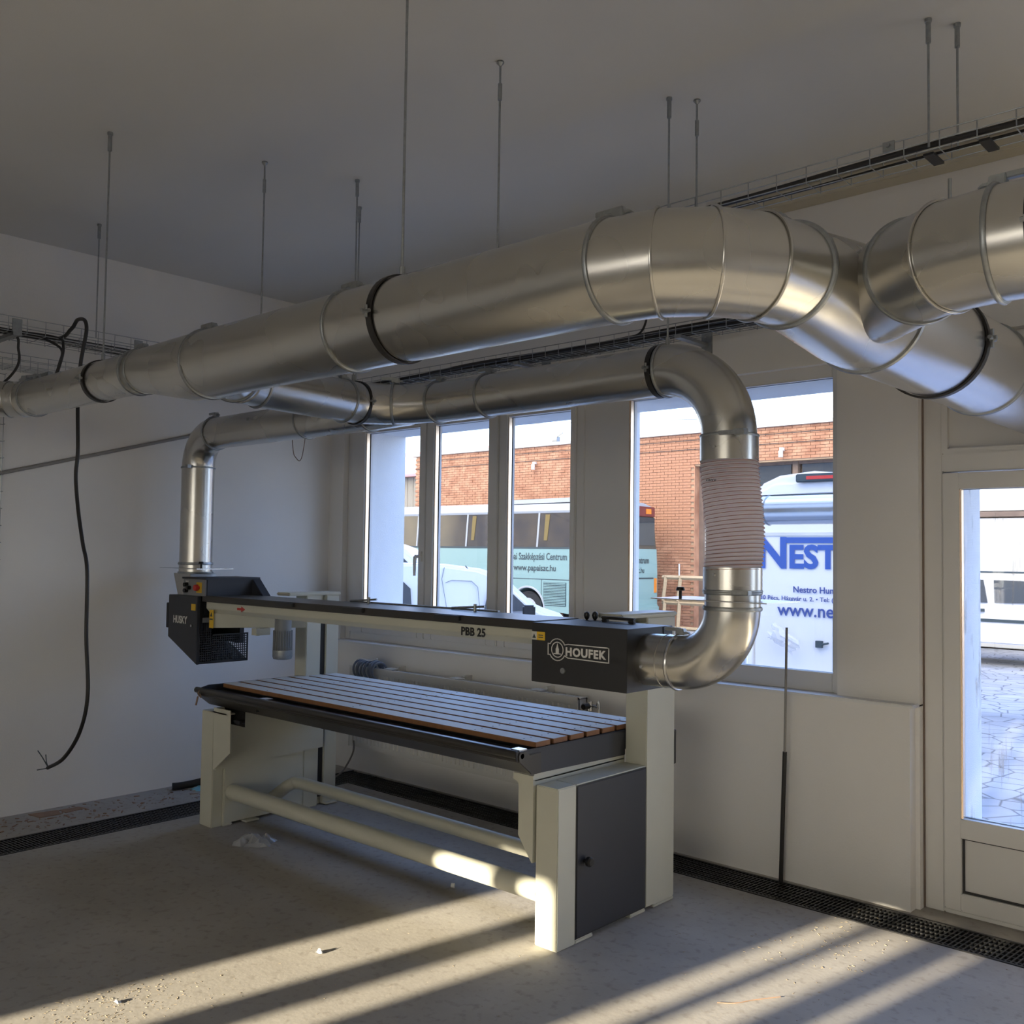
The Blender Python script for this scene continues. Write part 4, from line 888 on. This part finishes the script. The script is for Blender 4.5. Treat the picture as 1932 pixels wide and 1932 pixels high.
t = tag(MB().prism([(-5.985, 2.53), (-5.90, 2.53), (-5.92, 2.66), (-5.98, 2.64)], 2, 0, .004).build('cardboard_scrap', M['card']), 'flat brown cardboard piece on the floor by the left wall, farther one', 'cardboard')
t = tag(MB().tube([(-3.33, 3.262, .011), (-3.315, 3.27, .011)], .011, 14).build('small_cap', M['white'], smooth=40), 'small round white and black cap on the floor under the front tube', 'cap')
tag(crumple('paper_scrap', M['white'], -3.166, 2.375, .014, .010, .02, 8, 5), 'small crumpled white scrap on the sunlit floor under the near tube', 'paper scrap')
tag(crumple('paper_scrap', M['white'], -3.33, 1.63, .014, .008, .012, 9, 5), 'small white scrap on the sunlit floor at the lower left', 'paper scrap')
tag(MB().tube(bez([(-1.80, 3.10, .003), (-1.75, 3.14, .004), (-1.715, 3.21, .003), (-1.655, 3.30, .004)], 5), .0018, 5).build('wire_scrap', M['card']), 'thin brown bit of string on the floor at the bottom right', 'string')
rnd = random.Random(4); k = MB()
def chip(x, y, s):
    a = rnd.uniform(0, pi); l = s * rnd.uniform(.6, 1.6); w_ = s * .35; h_ = s * rnd.uniform(.15, .5)
    c_, s2 = cos(a), sin(a)
    q = [(-l, -w_), (l, -w_), (l, w_), (-l, w_)]
    vs = [(x + u * c_ - v * s2, y + u * s2 + v * c_, z) for z in (0.0, h_) for u, v in q]
    k.add(vs, [(0, 3, 2, 1), (4, 5, 6, 7), (0, 1, 5, 4), (1, 2, 6, 5), (2, 3, 7, 6), (3, 0, 4, 7)])
for i in range(1300): chip(rnd.uniform(-5.2, -.6), rnd.uniform(.8, 4.15), rnd.choice((.0012, .0018, .003)))
for i in range(500): chip(rnd.gauss(-3.35, .14), rnd.gauss(1.6, .16), rnd.choice((.0016, .0026, .0035)))
for i in range(120): chip(rnd.gauss(-1.75, .12), rnd.gauss(3.9, .2), .004)
o = k.build('wood_chips', M['chip'], kind='stuff'); tag(o, 'fine wood chips and crumbs strewn over the floor', 'wood chips')
k = MB()
for i in range(220): chip(rnd.uniform(-6.03, -5.66), rnd.uniform(2.0, 3.5), rnd.choice((.004, .007, .011)))
o = k.build('plaster_crumbs', M['card'], kind='stuff'); tag(o, 'broken plaster crumbs along the foot of the left wall', 'rubble')

# ------------------------------------------------------------ outside
G = -.45
struct(MB().box(-60, 30, 5.02, 60, G - .2, G).box(-60, 30, -60, YB - .3, G - .2, G).build('ground', M['yard']))
# brick building
bb = thing('brick_building', 'orange brick building with flat roof across the yard', 'building', (-20, 24, G))
BX0, BX1, BYF, BT = -26.2, -14.45, 23.5, 5.05
MB().box(BX0, BX1, BYF + .03, 32, G, BT).box(BX1, 6, BYF + .03, 32, 4.12, BT).box(BX1, 6, BYF + .5, 32, G, 4.12).build('wall', M['mortar'], bb)
MB().box(BX0 - .15, 6.1, BYF - .08, 32.1, BT, BT + .1).build('coping', M['concrete2'], bb)
MB().box(BX1, BX1 + .02, BYF, BYF + .5, G, 4.12).build('door_reveal', M['brick'], bb)
bw, bh, jt = .245, .07, .011
cells = []
j = 0; z = G
while z + bh < BT:
    off = (j % 2) * (bw + jt) / 2; x = BX0 + off
    while x + bw < 6:
        if x + bw < BX1 + .12 or z > 4.14: cells.append((min(x, BX1 - bw) if z <= 4.14 else x, z))
        x += bw + jt
    z += bh + jt; j += 1
def bscore(c):
    x, z = c; vis = (-22.6 < x < -15.2 and z > 3.0) or (-14.9 < x < -14.4) or (-17 < x < -14.4)
    return (0 if vis else 1, math.hypot(x, 23.5) + abs(z - 3.6) * .6)
cells = [c for c in cells if not (c[0] > -10 and c[0] < 6 and False)]
cells.sort(key=bscore)
b0 = MB().box(0, bw, BYF, BYF + .04, 0, bh).build('brick', M['brick'], bb)
b0.location = (cells[0][0], 0, cells[0][1])
for x, z in cells[1:300]:
    c = b0.copy(); col.objects.link(c); c.location = (x + rnd.uniform(-.003, .003), rnd.uniform(-.006, .004), z)
k = MB()
for x, z in cells[300:]:
    dy = rnd.uniform(-.006, .004); k.box(x, x + bw, BYF + dy, BYF + .04, z, z + bh)
k.build('brickwork', M['brick'], bb, kind='stuff')
for x, z in ((-20.4, 4.42), (-11.75, 4.33)):
    MB().box(x - .05, x + .05, BYF - .1, BYF, z + .06, z + .14).cyl((x, BYF - .12, z - .12), (x, BYF - .12, z + .05), .06, 10).build('wall_lamp', M['white'], bb)
MB().box(-19.7, -19.5, BYF - .02, BYF + .15, BT + .10, BT + .28).cyl((-19.5, BYF, BT + .28), (-19.2, BYF - .1, BT + .36), .03, 6).build('roof_camera', M['motor'], bb)
MB().cyl((-14.9, BYF - .04, G), (-14.9, BYF - .04, 1.35), .025, 8).build('white_pipe', M['white'], bb)
for z in (4.60, 4.86): MB().tube([(BX0, BYF - .012, z), (6, BYF - .012, z)], .008, 5).build('wall_cable', M['ink'], bb)
# garage fronts to the right, set in the opening
yg = BYF + .35
for i in range(7):
    x0 = -14.3 + i * 2.85
    g_ = MB().box(x0, x0 + 2.7, yg, yg + .08, G + .05, 2.55).build('garage_door', M['gate'], bb)
    for zz in (1.78, 1.0, .22): MB().box(x0 + .06, x0 + 2.64, yg - .03, yg, zz - .64, zz - .05).build('door_panel', M['gate'], g_, bevel=.01)
    MB().box(x0, x0 + 2.7, yg, yg + .05, 2.72, 3.4).build('transom_board', M['cladding'] if i % 3 == 0 else M['concrete2'], bb)
    MB().box(x0 + .08, x0 + 1.3, yg, yg + .03, 3.46, 4.05).box(x0 + 1.4, x0 + 2.62, yg, yg + .03, 3.46, 4.05).build('transom_window', M['carglass'], bb)
    MB().box(x0 - .15, x0, yg - .1, yg + .1, G, 4.12).build('post', M['post'], bb)
MB().box(-14.4, 6, yg - .06, yg + .06, 2.58, 2.70).box(-14.4, 6, yg - .05, yg + .05, 3.40, 3.46).box(-14.4, 6, yg - .05, yg + .06, 4.05, 4.12).build('lintel', M['post'], bb)
# shed to the left
sh = thing('timber_shed', 'grey timber-clad shed with faded red roof left of the brick building', 'shed', (-29, 26, G))
for i in range(19):
    x = -33.2 + i * .345; MB().box(x, x + .325, 25.97, 26.0, G, 4.6).build('plank', M['cladding'], sh)
MB().box(-33.2, -26.62, 26.0, 31, G, 4.6).build('shed_wall', M['post'], sh)
MB().prism([(25.6, 4.6), (31.4, 4.6), (28.5, 6.0)], 0, -33.6, -26.45).build('shed_roof', M['roofred'], sh)
for i, lb in enumerate(('lowest', 'middle', 'highest')): tag(MB().tube(bez([(-27.2, 22.9, 6.35 + i * .35), (-22, 22.9, 5.85 + i * .28), (-14, 22.9, 5.35 + i * .16)], 6), .016, 5).build('overhead_wire', M['zinc']), 'thin overhead wire crossing the sky above the brick building, ' + lb + ' of three', 'overhead wire', 'overhead wires above the brick building')
t = tag(MB().cyl((-27.2, 22.9, G), (-27.2, 22.9, 7.4), .07, 10).build('utility_pole', M['concrete2'], smooth=50), 'thin pale pole carrying the overhead wires by the shed', 'pole')

# ---- coach
bs = thing('coach_bus', 'mint green coach with brown windows parked along the brick building', 'bus', (-20, 21.2, G))
bx0, bx1, by0, by1 = -27.2, -15.0, 20.0, 22.5
def wheel(parent, x, y0, y1, z, r, name='wheel'):
    MB().cyl((x, y0, z), (x, y1, z), r, 28).build(name, M['tyre'], parent, smooth=40)
    s = -1 if y0 < y1 else 1
    k = MB().cyl((x, y0 - .005, z), (x, y0 + .03, z), r * .62, 24)
    o = k.build('rim', M['wheel'], parent, smooth=40)
    k = MB()
    for q in range(8):
        a = 2 * pi * q / 8; k.cyl((x + r * .42 * cos(a), y0 - .012, z + r * .42 * sin(a)), (x + r * .42 * cos(a), y0 - .006, z + r * .42 * sin(a)), r * .08, 8)
    k.build('rim_holes', M['tyre'], parent)
# body side profile in x-z with wheel arches left out
k = MB()
body = [(bx0, -.10), (bx0, 1.75), (bx1 - .02, 1.75), (bx1, 1.0), (bx1, .05), (bx1 - .12, -.05), (-16.0, -.10)]
def arch(cx, cz, r, a0=0, a1=180, n=10): return [(cx + r * cos(rad(a0 + (a1 - a0) * i / n)), cz + r * sin(rad(a0 + (a1 - a0) * i / n))) for i in range(n + 1)]
poly = [(bx0, -.10), (bx0, 1.75), (bx1 - .03, 1.75), (bx1, 1.1), (bx1, .10), (bx1 - .15, -.08)] + arch(-17.60, .05, .62) [0:] + [(-18.22, -.10)] + arch(-24.0, .05, .62) + [(-24.62, -.10)]
k.prism(poly, 1, by0, by1)
k.build('body', M['bus'], bs)
MB().prism([(bx0 + .1, 1.75), (bx0 + .1, 2.72), (bx1 - .12, 2.72), (bx1 - .03, 1.75)], 1, by0 + .03, by1 - .03).build('window_band', M['busglass'], bs)
k = MB()
k.prism([(by0 + .02, 2.70), (by0 - .0, 2.76), (by0 + .1, 2.93), (by0 + .5, 3.02), (by1 - .5, 3.02), (by1 - .1, 2.93), (by1, 2.76), (by1 - .02, 2.70)], 0, bx0, bx1 - .14)
k.build('roof', M['busroof'], bs, smooth=40)
MB().prism([(-19.0, 2.98), (-18.4, 3.10), (-16.3, 3.12), (-15.6, 3.0)], 1, by0 + .25, by1 - .25).build('roof_unit', M['busroof'], bs)
for x in (-25.6, -24.0, -22.2, -20.05, -17.28, -15.25):
    MB().prism([(x - .04, 1.77), (x + .02, 1.77), (x + .10, 2.72), (x + .04, 2.72)], 1, by0 + .015, by0 + .035).build('window_post', M['busroof'], bs)
for x in (-21.95, -19.85, -17.05, -18.9):
    MB().prism([(x, 1.95), (x + .12, 1.95), (x + .22, 2.66), (x + .06, 2.66)], 1, by0 + .018, by0 + .029).build('curtain', M['curtain'], bs)
MB().box(bx0, bx1 - .02, by0 - .008, by0 + .005, 1.72, 1.77).build('waist_strip', M['ink'], bs)
MB().box(bx0, bx1 - .02, by0 - .004, by0 + .001, .88, .90).box(-17.10, -17.085, by0 - .004, by0 + .001, -.08, .89).box(-16.12, -16.105, by0 - .004, by0 + .001, -.08, .89).box(-19.3, -19.285, by0 - .004, by0 + .001, -.08, .89).build('panel_seams', M['ink'], bs)
for gx0, gx1 in ((-17.02, -16.22), (-16.02, -15.3)):
    g_ = MB().box(gx0, gx1, by0 - .003, by0 + .02, .18, .82).build('grille', M['ink'], bs)
    s0 = MB().box(gx0 + .02, gx1 - .02, by0 - .02, by0 - .002, .20, .222).build('louvre', M['bus'], g_)
    for i in range(1, 15):
        c = s0.copy(); col.objects.link(c); c.location = (0, 0, i * .042)
for x in (-17.60, -24.0):
    k = MB(); k.torus((x, by0 + .01, .05), (0, 1, 0), .62, .035, 32, 6, -pi / 2, pi / 2) ; k.build('wheel_arch', M['busroof'], bs, smooth=50)
    wheel(bs, x, by0 + .05, by0 + .4, .05, .50); wheel(bs, x, by1 - .05, by1 - .4, .05, .50)
MB().box(-16.95, -16.85, by0 - .01, by0, .04, .09).build('side_marker', M['orange'], bs)
text('Pápai Szakképzési Centrum', 'lettering', M['ink'], .27, face_front(-16.20, by0 - .006, 1.42), bs, scale=(.74, 1), align='RIGHT', bold=.003)
text('www.papaiszc.hu', 'lettering', M['ink'], .235, face_front(-16.58, by0 - .006, 1.12), bs, scale=(.95, 1), align='RIGHT', bold=.004)
k = MB(); 
for a in (0, 120, 240): k.torus((-15.80 + .12 * cos(rad(a + 90)), by0 - .006, 1.30 + .12 * sin(rad(a + 90))), (0, 1, 0), .09, .012, 24, 4)
k.torus((-15.80, by0 - .006, 1.18), (0, 1, 0), .22, .010, 28, 4); k.build('round_emblem', M['red'], bs)
# rear of the coach
MB().box(bx1 - .08, bx1 - .02, by0 + .12, by1 - .12, 1.85, 2.62).build('rear_window', M['carglass'], bs)
MB().box(bx1 - .14, bx1 - .05, by0 + .05, by1 - .05, 2.64, 2.92).build('rear_top', M['darkred'], bs, bevel=.02)
MB().box(bx1 - .05, bx1 - .04, by1 - .5, by1 - .25, 2.72, 2.86).build('top_lamp', M['orange'], bs)
text('Szakképzési Centrum', 'lettering', M['ink'], .25, face_right(bx1 + .004, by0 + .35, 1.36), bs, scale=(.80, 1), bold=.003)
text('www.papaiszc.hu', 'lettering', M['ink'], .22, face_right(bx1 + .004, by0 + .65, 1.10), bs, scale=(.8, 1), bold=.003)
MB().box(bx1, bx1 + .006, by0 + .3, by1 - .2, .93, .97).build('rear_slot', M['ink'], bs)
MB().box(bx1, bx1 + .012, by0 + .95, by0 + 1.5, .42, .54).build('number_plate', M['white'], bs)
text('LJW-381', 'plate_number', M['ink'], .12, face_right(bx1 + .014, by0 + .98, .44), bs, scale=(.85, 1), bold=.002)
MB().box(bx1 - .1, bx1 + .10, by0 + .02, by1 - .02, -.12, .22).build('bumper', M['bus'], bs, bevel=.04)
MB().box(bx1 - .02, bx1 + .012, by1 - .16, by1 - .04, .55, .95).build('tail_lamp', M['orange'], bs)
MB().box(bx1 - .02, bx1 + .012, by0 + .04, by0 + .16, .55, .95).build('tail_lamp', M['red'], bs)

# ---- white delivery van in front of the coach
def car_body(name, label, prof, y0, y1, glass_poly, wheels, zg, hood_in=.12, paint='carwhite', cat='van'):
    t = thing(name, label, cat, ((prof[0][0] + prof[-1][0]) / 2, (y0 + y1) / 2, zg))
    zmid = 0
    k = MB(); lower = [p for p in prof]
    n = len(lower); secs = []
    zt = max(p[1] for p in prof); zb_ = min(p[1] for p in prof)
    for (yy, f_) in ((y0 + .10, .0), (y0, .35), (y0, .55), (y0 + .02, .6), (y1 - .02, .6), (y1, .55), (y1, .35), (y1 - .10, .0)): pass
    def sec(y, shrink): return [(x, y, z if z < zg + .95 else zg + .95 + (z - zg - .95) * (1 - shrink * .0)) for x, z in prof]
    R = []
    for y, inn in ((y0 + .16, 'top'), (y0 + .05, 'mid'), (y0, 'low')): pass
    # cross-section tapers inwards above the waist
    wz = zg + .98
    def Yv(z, side): 
        q = max(0, (z - wz) / (zt - wz)) if zt > wz else 0; d_ = .02 + .17 * q ** 1.3
        return (y0 + d_) if side < 0 else (y1 - d_)
    A_ = [(x, Yv(z, -1), z) for x, z in prof]; B_ = [(x, Yv(z, 1), z) for x, z in prof]
    k.rings([A_, B_], True); k.build('body', M[paint], t, bevel=.03, smooth=50)
    for gi, gp in enumerate(glass_poly):
        g = MB(); n = len(gp)
        vs = [(x, Yv(z, -1) - .006, z) for x, z in gp] + [(x, Yv(z, -1) + .05, z) for x, z in gp]
        g.add(vs, [tuple(range(n))[::-1], tuple(range(n, 2 * n))] + [(i, (i + 1) % n, n + (i + 1) % n, n + i) for i in range(n)])
        g.build('side_window', M['carglass'], t)
    for wx in wheels:
        MB().cyl((wx, y0 - .004, zg + .32), (wx, y0 + .2, zg + .32), .36, 24).build('wheel_arch', M['gasket'], t)
        wheel(t, wx, y0 - .01, y0 + .2, zg + .32, .31); wheel(t, wx, y1 + .01, y1 - .2, zg + .32, .31)
    return t, Yv
def place(t, px, dep, ang):
    la = (px - 966) / 1811. * dep; o = Matrix.Rotation(rad(ang), 3, 'Z') @ wloc(t)
    t.location = Vector((sin(yaw) * dep + cos(yaw) * la, cos(yaw) * dep - sin(yaw) * la, 0)) + o; t.rotation_euler = (0, 0, rad(ang))
prof = [(-2.75, G + .25), (-2.85, .4), (-2.75, 1.18), (-2.5, 1.40), (-1.6, 1.445), (-.5, 1.43), (.0, 1.37), (.20, 1.305), (.40, 1.20), (.76, .88), (.92, .81), (1.15, .74), (1.32, .56), (1.38, .1), (1.36, G + .22)]
t, Yv = car_body('delivery_van', 'small white delivery van parked nearest the windows, facing right', prof, 0, 1.7, [[(.40, 1.14), (.70, .86), (.10, .83), (.18, 1.22)], [(-1.35, 1.24), (-.96, 1.22), (-.85, 1.12), (-.82, .80), (-1.35, .80)]], (.72, -1.9), G)
MB().box(.60, .76, -.17, -.02, .80, .94).build('wing_mirror', M['black'], t, bevel=.02)
k = MB()
for pth in ([(-.42, 1.40), (-.45, 1.25), (-.36, .8), (-.28, .0)], [(-.40, 1.20), (-.32, 1.235), (-.06, 1.225), (.02, 1.15), (.08, .6), (.10, .1)]):
    k.tube([(x, Yv(z, -1) - .002, z) for x, z in pth], .0045, 5)
k.build('panel_seams', M['motor'], t)
MB().tube([(-.05, .4, 1.28), (-.16, .4, 1.42)], .008, 5).build('aerial', M['ink'], t)
place(t, 900, 12.3, 42)
prof = [(-3.2, G + .25), (-3.3, 1.0), (-3.1, 1.5), (-2.6, 1.76), (-.9, 1.78), (-.42, 1.72), (-.22, 1.65), (.02, 1.40), (.3, 1.22), (.8, 1.02), (1.05, .6), (1.1, G + .22)]
t, Yv2 = car_body('parked_car', 'white car half hidden between the delivery van and the coach', prof, 0, 1.7, [[(-1.0, 1.25), (-1.0, 1.66), (-.44, 1.64), (-.08, 1.30)]], (.4, -2.3), G, cat='car')
place(t, 795, 15, 42)
# ---- white car by the garages, seen through the door
prof = [(-8.4, G + .42), (-8.45, .5), (-8.3, .9), (-8.0, 1.18), (-7.3, 1.28), (-5.0, 1.29), (-4.1, 1.22), (-3.4, .82), (-2.4, .70), (-2.1, .4), (-2.1, G + .42)]
t, Yv3 = car_body('estate_car', 'white estate car parked in front of the garage doors beyond the glazed door', prof, 20.0, 21.6, [[(-8.1, .76), (-7.8, 1.12), (-7.0, 1.19), (-7.0, .76)], [(-6.9, .76), (-6.85, 1.19), (-5.85, 1.20), (-5.75, .76)], [(-5.62, .76), (-5.66, 1.20), (-4.6, 1.18), (-3.9, .80)]], (-7.7, -3.0), G, cat='car')
MB().tube([(-7.5, 20.22, 1.30), (-7.2, 20.22, 1.35), (-5.0, 20.22, 1.35), (-4.8, 20.22, 1.3)], .018, 6).build('roof_rail', M['ink'], t)
MB().box(-8.3, -2.3, 20.0, 20.015, .39, .45).build('side_moulding', M['ink'], t)
for x in (-5.82, -4.35): MB().box(x - .14, x + .03, 19.99, 20.03, .58, .64).build('door_handle', M['ink'], t)
# ---- white lettered van close to the window
t = thing('lettered_van', 'tall white van with blue lettering on its rear behind the right window', 'van', (-5.2, 13, G))
vx0, vx1, vy0, vy1 = -6.05, -4.25, 11.0, 13.9
zt = 2.62
def vy(z): return 0
k = MB(); pr_ = [(vx0 + .04, G + .30), (vx0, .4), (vx0, 1.7), (vx0 + .12, 2.30), (vx0 + .25, 2.50), (vx0 + .5, zt - .02), (vx0 + .95, zt + .02), (vx1 - .5, zt - .02), (vx1 - .25, 2.50), (vx1 - .12, 2.30), (vx1, 1.7), (vx1, .4), (vx1 - .04, G + .30)]
k.prism(pr_, 1, vy0, vy1).build('body', M['vanwhite'], t, bevel=.03, smooth=45)
MB().prism([(vx0 + .1, 2.36), (vx0 + .35, 2.42), (vx0 + .45, 2.48), (vx1 - .3, 2.50), (vx1 - .1, 2.38)], 1, vy0 - .03, vy0).build('roof_spoiler', M['vanwhite'], t)
bl = MB().box(-5.29, -4.75, vy0 - .09, vy0 - .02, 2.50, 2.60).build('brake_light_housing', M['ink'], t, bevel=.01)
MB().box(-5.15, -4.80, vy0 - .096, vy0 - .088, 2.53, 2.57).build('brake_light', M['red'], bl)
MB().box(vx0 + .05, vx1 - .05, vy0 - .012, vy0 - .001, 1.855, 1.895).build('door_rib', M['concrete2'], t)
MB().box(-4.86, -4.85, vy0 - .004, vy0 - .001, -.05, .9).box(vx0 + .03, vx1 - .03, vy0 - .004, vy0, 2.35, 2.362).build('door_seam', M['ink'], t)
MB().box(vx0 - .02, vx1 + .02, vy0 - .12, vy0 + .02, G + .25, .12).build('bumper', M['vanwhite'], t, bevel=.03)
for x in (vx0 + .3, vx1 - .3): wheel(t, x - .0, vy0 + .8, vy0 + .9, G + .35, .34) if False else MB().cyl((x - .12, vy0 + .9, G + .35), (x + .12, vy0 + .9, G + .35), .35, 24).build('wheel', M['tyre'], t, smooth=40)
MB().box(-5.06, -4.98, vy0 - .04, vy0, .52, .60).tube([(-5.02, vy0 - .03, .55), (-4.9, vy0 - .03, .58)], .012, 6).build('door_latch', M['ink'], t)
yt = vy0 - .012
text('N', 'lettering', M['blue'], .52, face_front(-5.83, yt, 1.468), t, bold=.018)
text('ESTRO', 'lettering', M['blue'], .385, face_front(-5.42, yt, 1.468), t, bold=.014, scale=(1.04, 1))
MB().box(-5.50, -4.20, yt - .001, yt + .001, 1.765, 1.835).build('logo_bar', M['blue'], t)
text('Nestro Hungária Kft.', 'lettering', M['darkblue'], .105, face_front(-5.36, yt, 1.166), t, bold=.002)
text('7630 Pécs, Házgyár u. 2. • Tel: (36', 'lettering', M['darkblue'], .075, face_front(-5.88, yt, 1.065), t, bold=.001, scale=(1.07, 1))
text('www.nestro.hu', 'lettering', M['darkblue'], .215, face_front(-5.56, yt, .88), t, bold=.003)
# outdoor duct in front of the window
t = thing('outdoor_duct', 'bright galvanised duct running level outside the right window', 'duct', (-3.86, 7, G))
YE = 7.0
MB().tube(bez([(-2.78, YE, 4.4), (-2.78, YE, 2.35), (-2.80, YE, 2.15), (-2.92, YE, 2.0), (-3.06, YE, 1.962)], 6), .112, 40, False).build('riser', M['galv2'], t, smooth=60)
MB().tube([(-3.05, YE, 1.962), (-3.66, YE, 1.962)], .112, 40, False).build('duct_section', M['galv2'], t, smooth=60)
bead(t, (-3.615, YE, 1.962), Xp, .112)
MB().tube(bez([(-3.66, YE, 1.962), (-3.76, YE, 1.955), (-3.84, YE, 1.88), (-3.86, YE, 1.78)], 5), .112, 40, False).build('bend', M['galv2'], t, smooth=60)
MB().tube([(-3.86, YE, 1.78), (-3.86, YE, G)], .112, 40, False).build('down_pipe', M['galv2'], t, smooth=60)
MB().box(-2.80, -2.76, YE - .02, YE + .02, G, 2.10).build('stand', M['zinc'], t)
# ---- wooden frames by the brick wall
def trestle(label, x0, x1, y, z0, z1, tilt):
    t = thing('wooden_frame', label, 'wooden frame', ((x0 + x1) / 2, y, z0), 'wooden frames against the brick wall')
    def bar(a, b_): MB().tube([a, b_], .06, 4).build('rail', M['wood'], t)
    for z in (z0 + .04, z1 - .04): bar((x0, y + .02, z), (x1 + .2, y, z))
    for q in (.02, .30, .85): bar((x0 + (x1 - x0) * q, y - .01, z0), (x0 + (x1 - x0) * q + tilt, y, z1))
    return t
trestle('pale wooden frame leaning on the brick wall, upper of two', -14.9, -13.2, 22.6, .335, 1.02, .08)
trestle('pale wooden frame standing before the brick wall, lower of two', -14.9, -13.2, 22.6, G, .33, .05)
# film on the ground hanging at the lettered van
o = crumple('plastic_sheet', M['film'], 0, 0, .20, .10, .10, 12, 8)
o.matrix_world = Matrix.Translation((-5.45, 10.93, .60)) @ Matrix.Rotation(pi / 2, 4, 'X') @ Matrix.Rotation(-.5, 4, 'Z')
o.data.transform(Matrix.Identity(4)); tag(o, 'torn clear plastic sheet hanging on the rear of the lettered van', 'plastic sheet')
# unseen upper storey and wing of own building, height set for their shade, and things behind the camera that shade the yard
struct(MB().box(XL - .3, XR + .3, YB - .3, 5.02, H + .3, 8.9).box(XL - 30, XL - .3, YB - .3, 5.02, G, 8.9).build('roof', M['facade']))
for i, (x, y, h_) in enumerate(((-25.5, -22, 18), (-30.5, -24, 19))):
    t = thing('bare_tree', ('nearer' if i == 0 else 'farther') + ' bare winter tree standing in the yard behind the building', 'tree', (x, y, G))
    k = MB(); rr = random.Random(i)
    def branch(p, d, l, r, dep):
        q = p + d * l; k.tube([p, q], [r, r * .62], 5)
        if dep == 0: return
        for _ in range(3):
            nd = (d + Vector((rr.uniform(-.7, .7), rr.uniform(-.7, .7), rr.uniform(-.1, .5)))).normalized()
            branch(q, nd, l * rr.uniform(.62, .8), r * .6, dep - 1)
    branch(Vector((x, y, G)), Vector((0, 0, 1)), h_ * .3, .16, 4)
    k.build('trunk_and_branches', M['bark'], t)
# drop helper property
for o in bpy.data.objects:
    if '_o' in o: del o['_o']
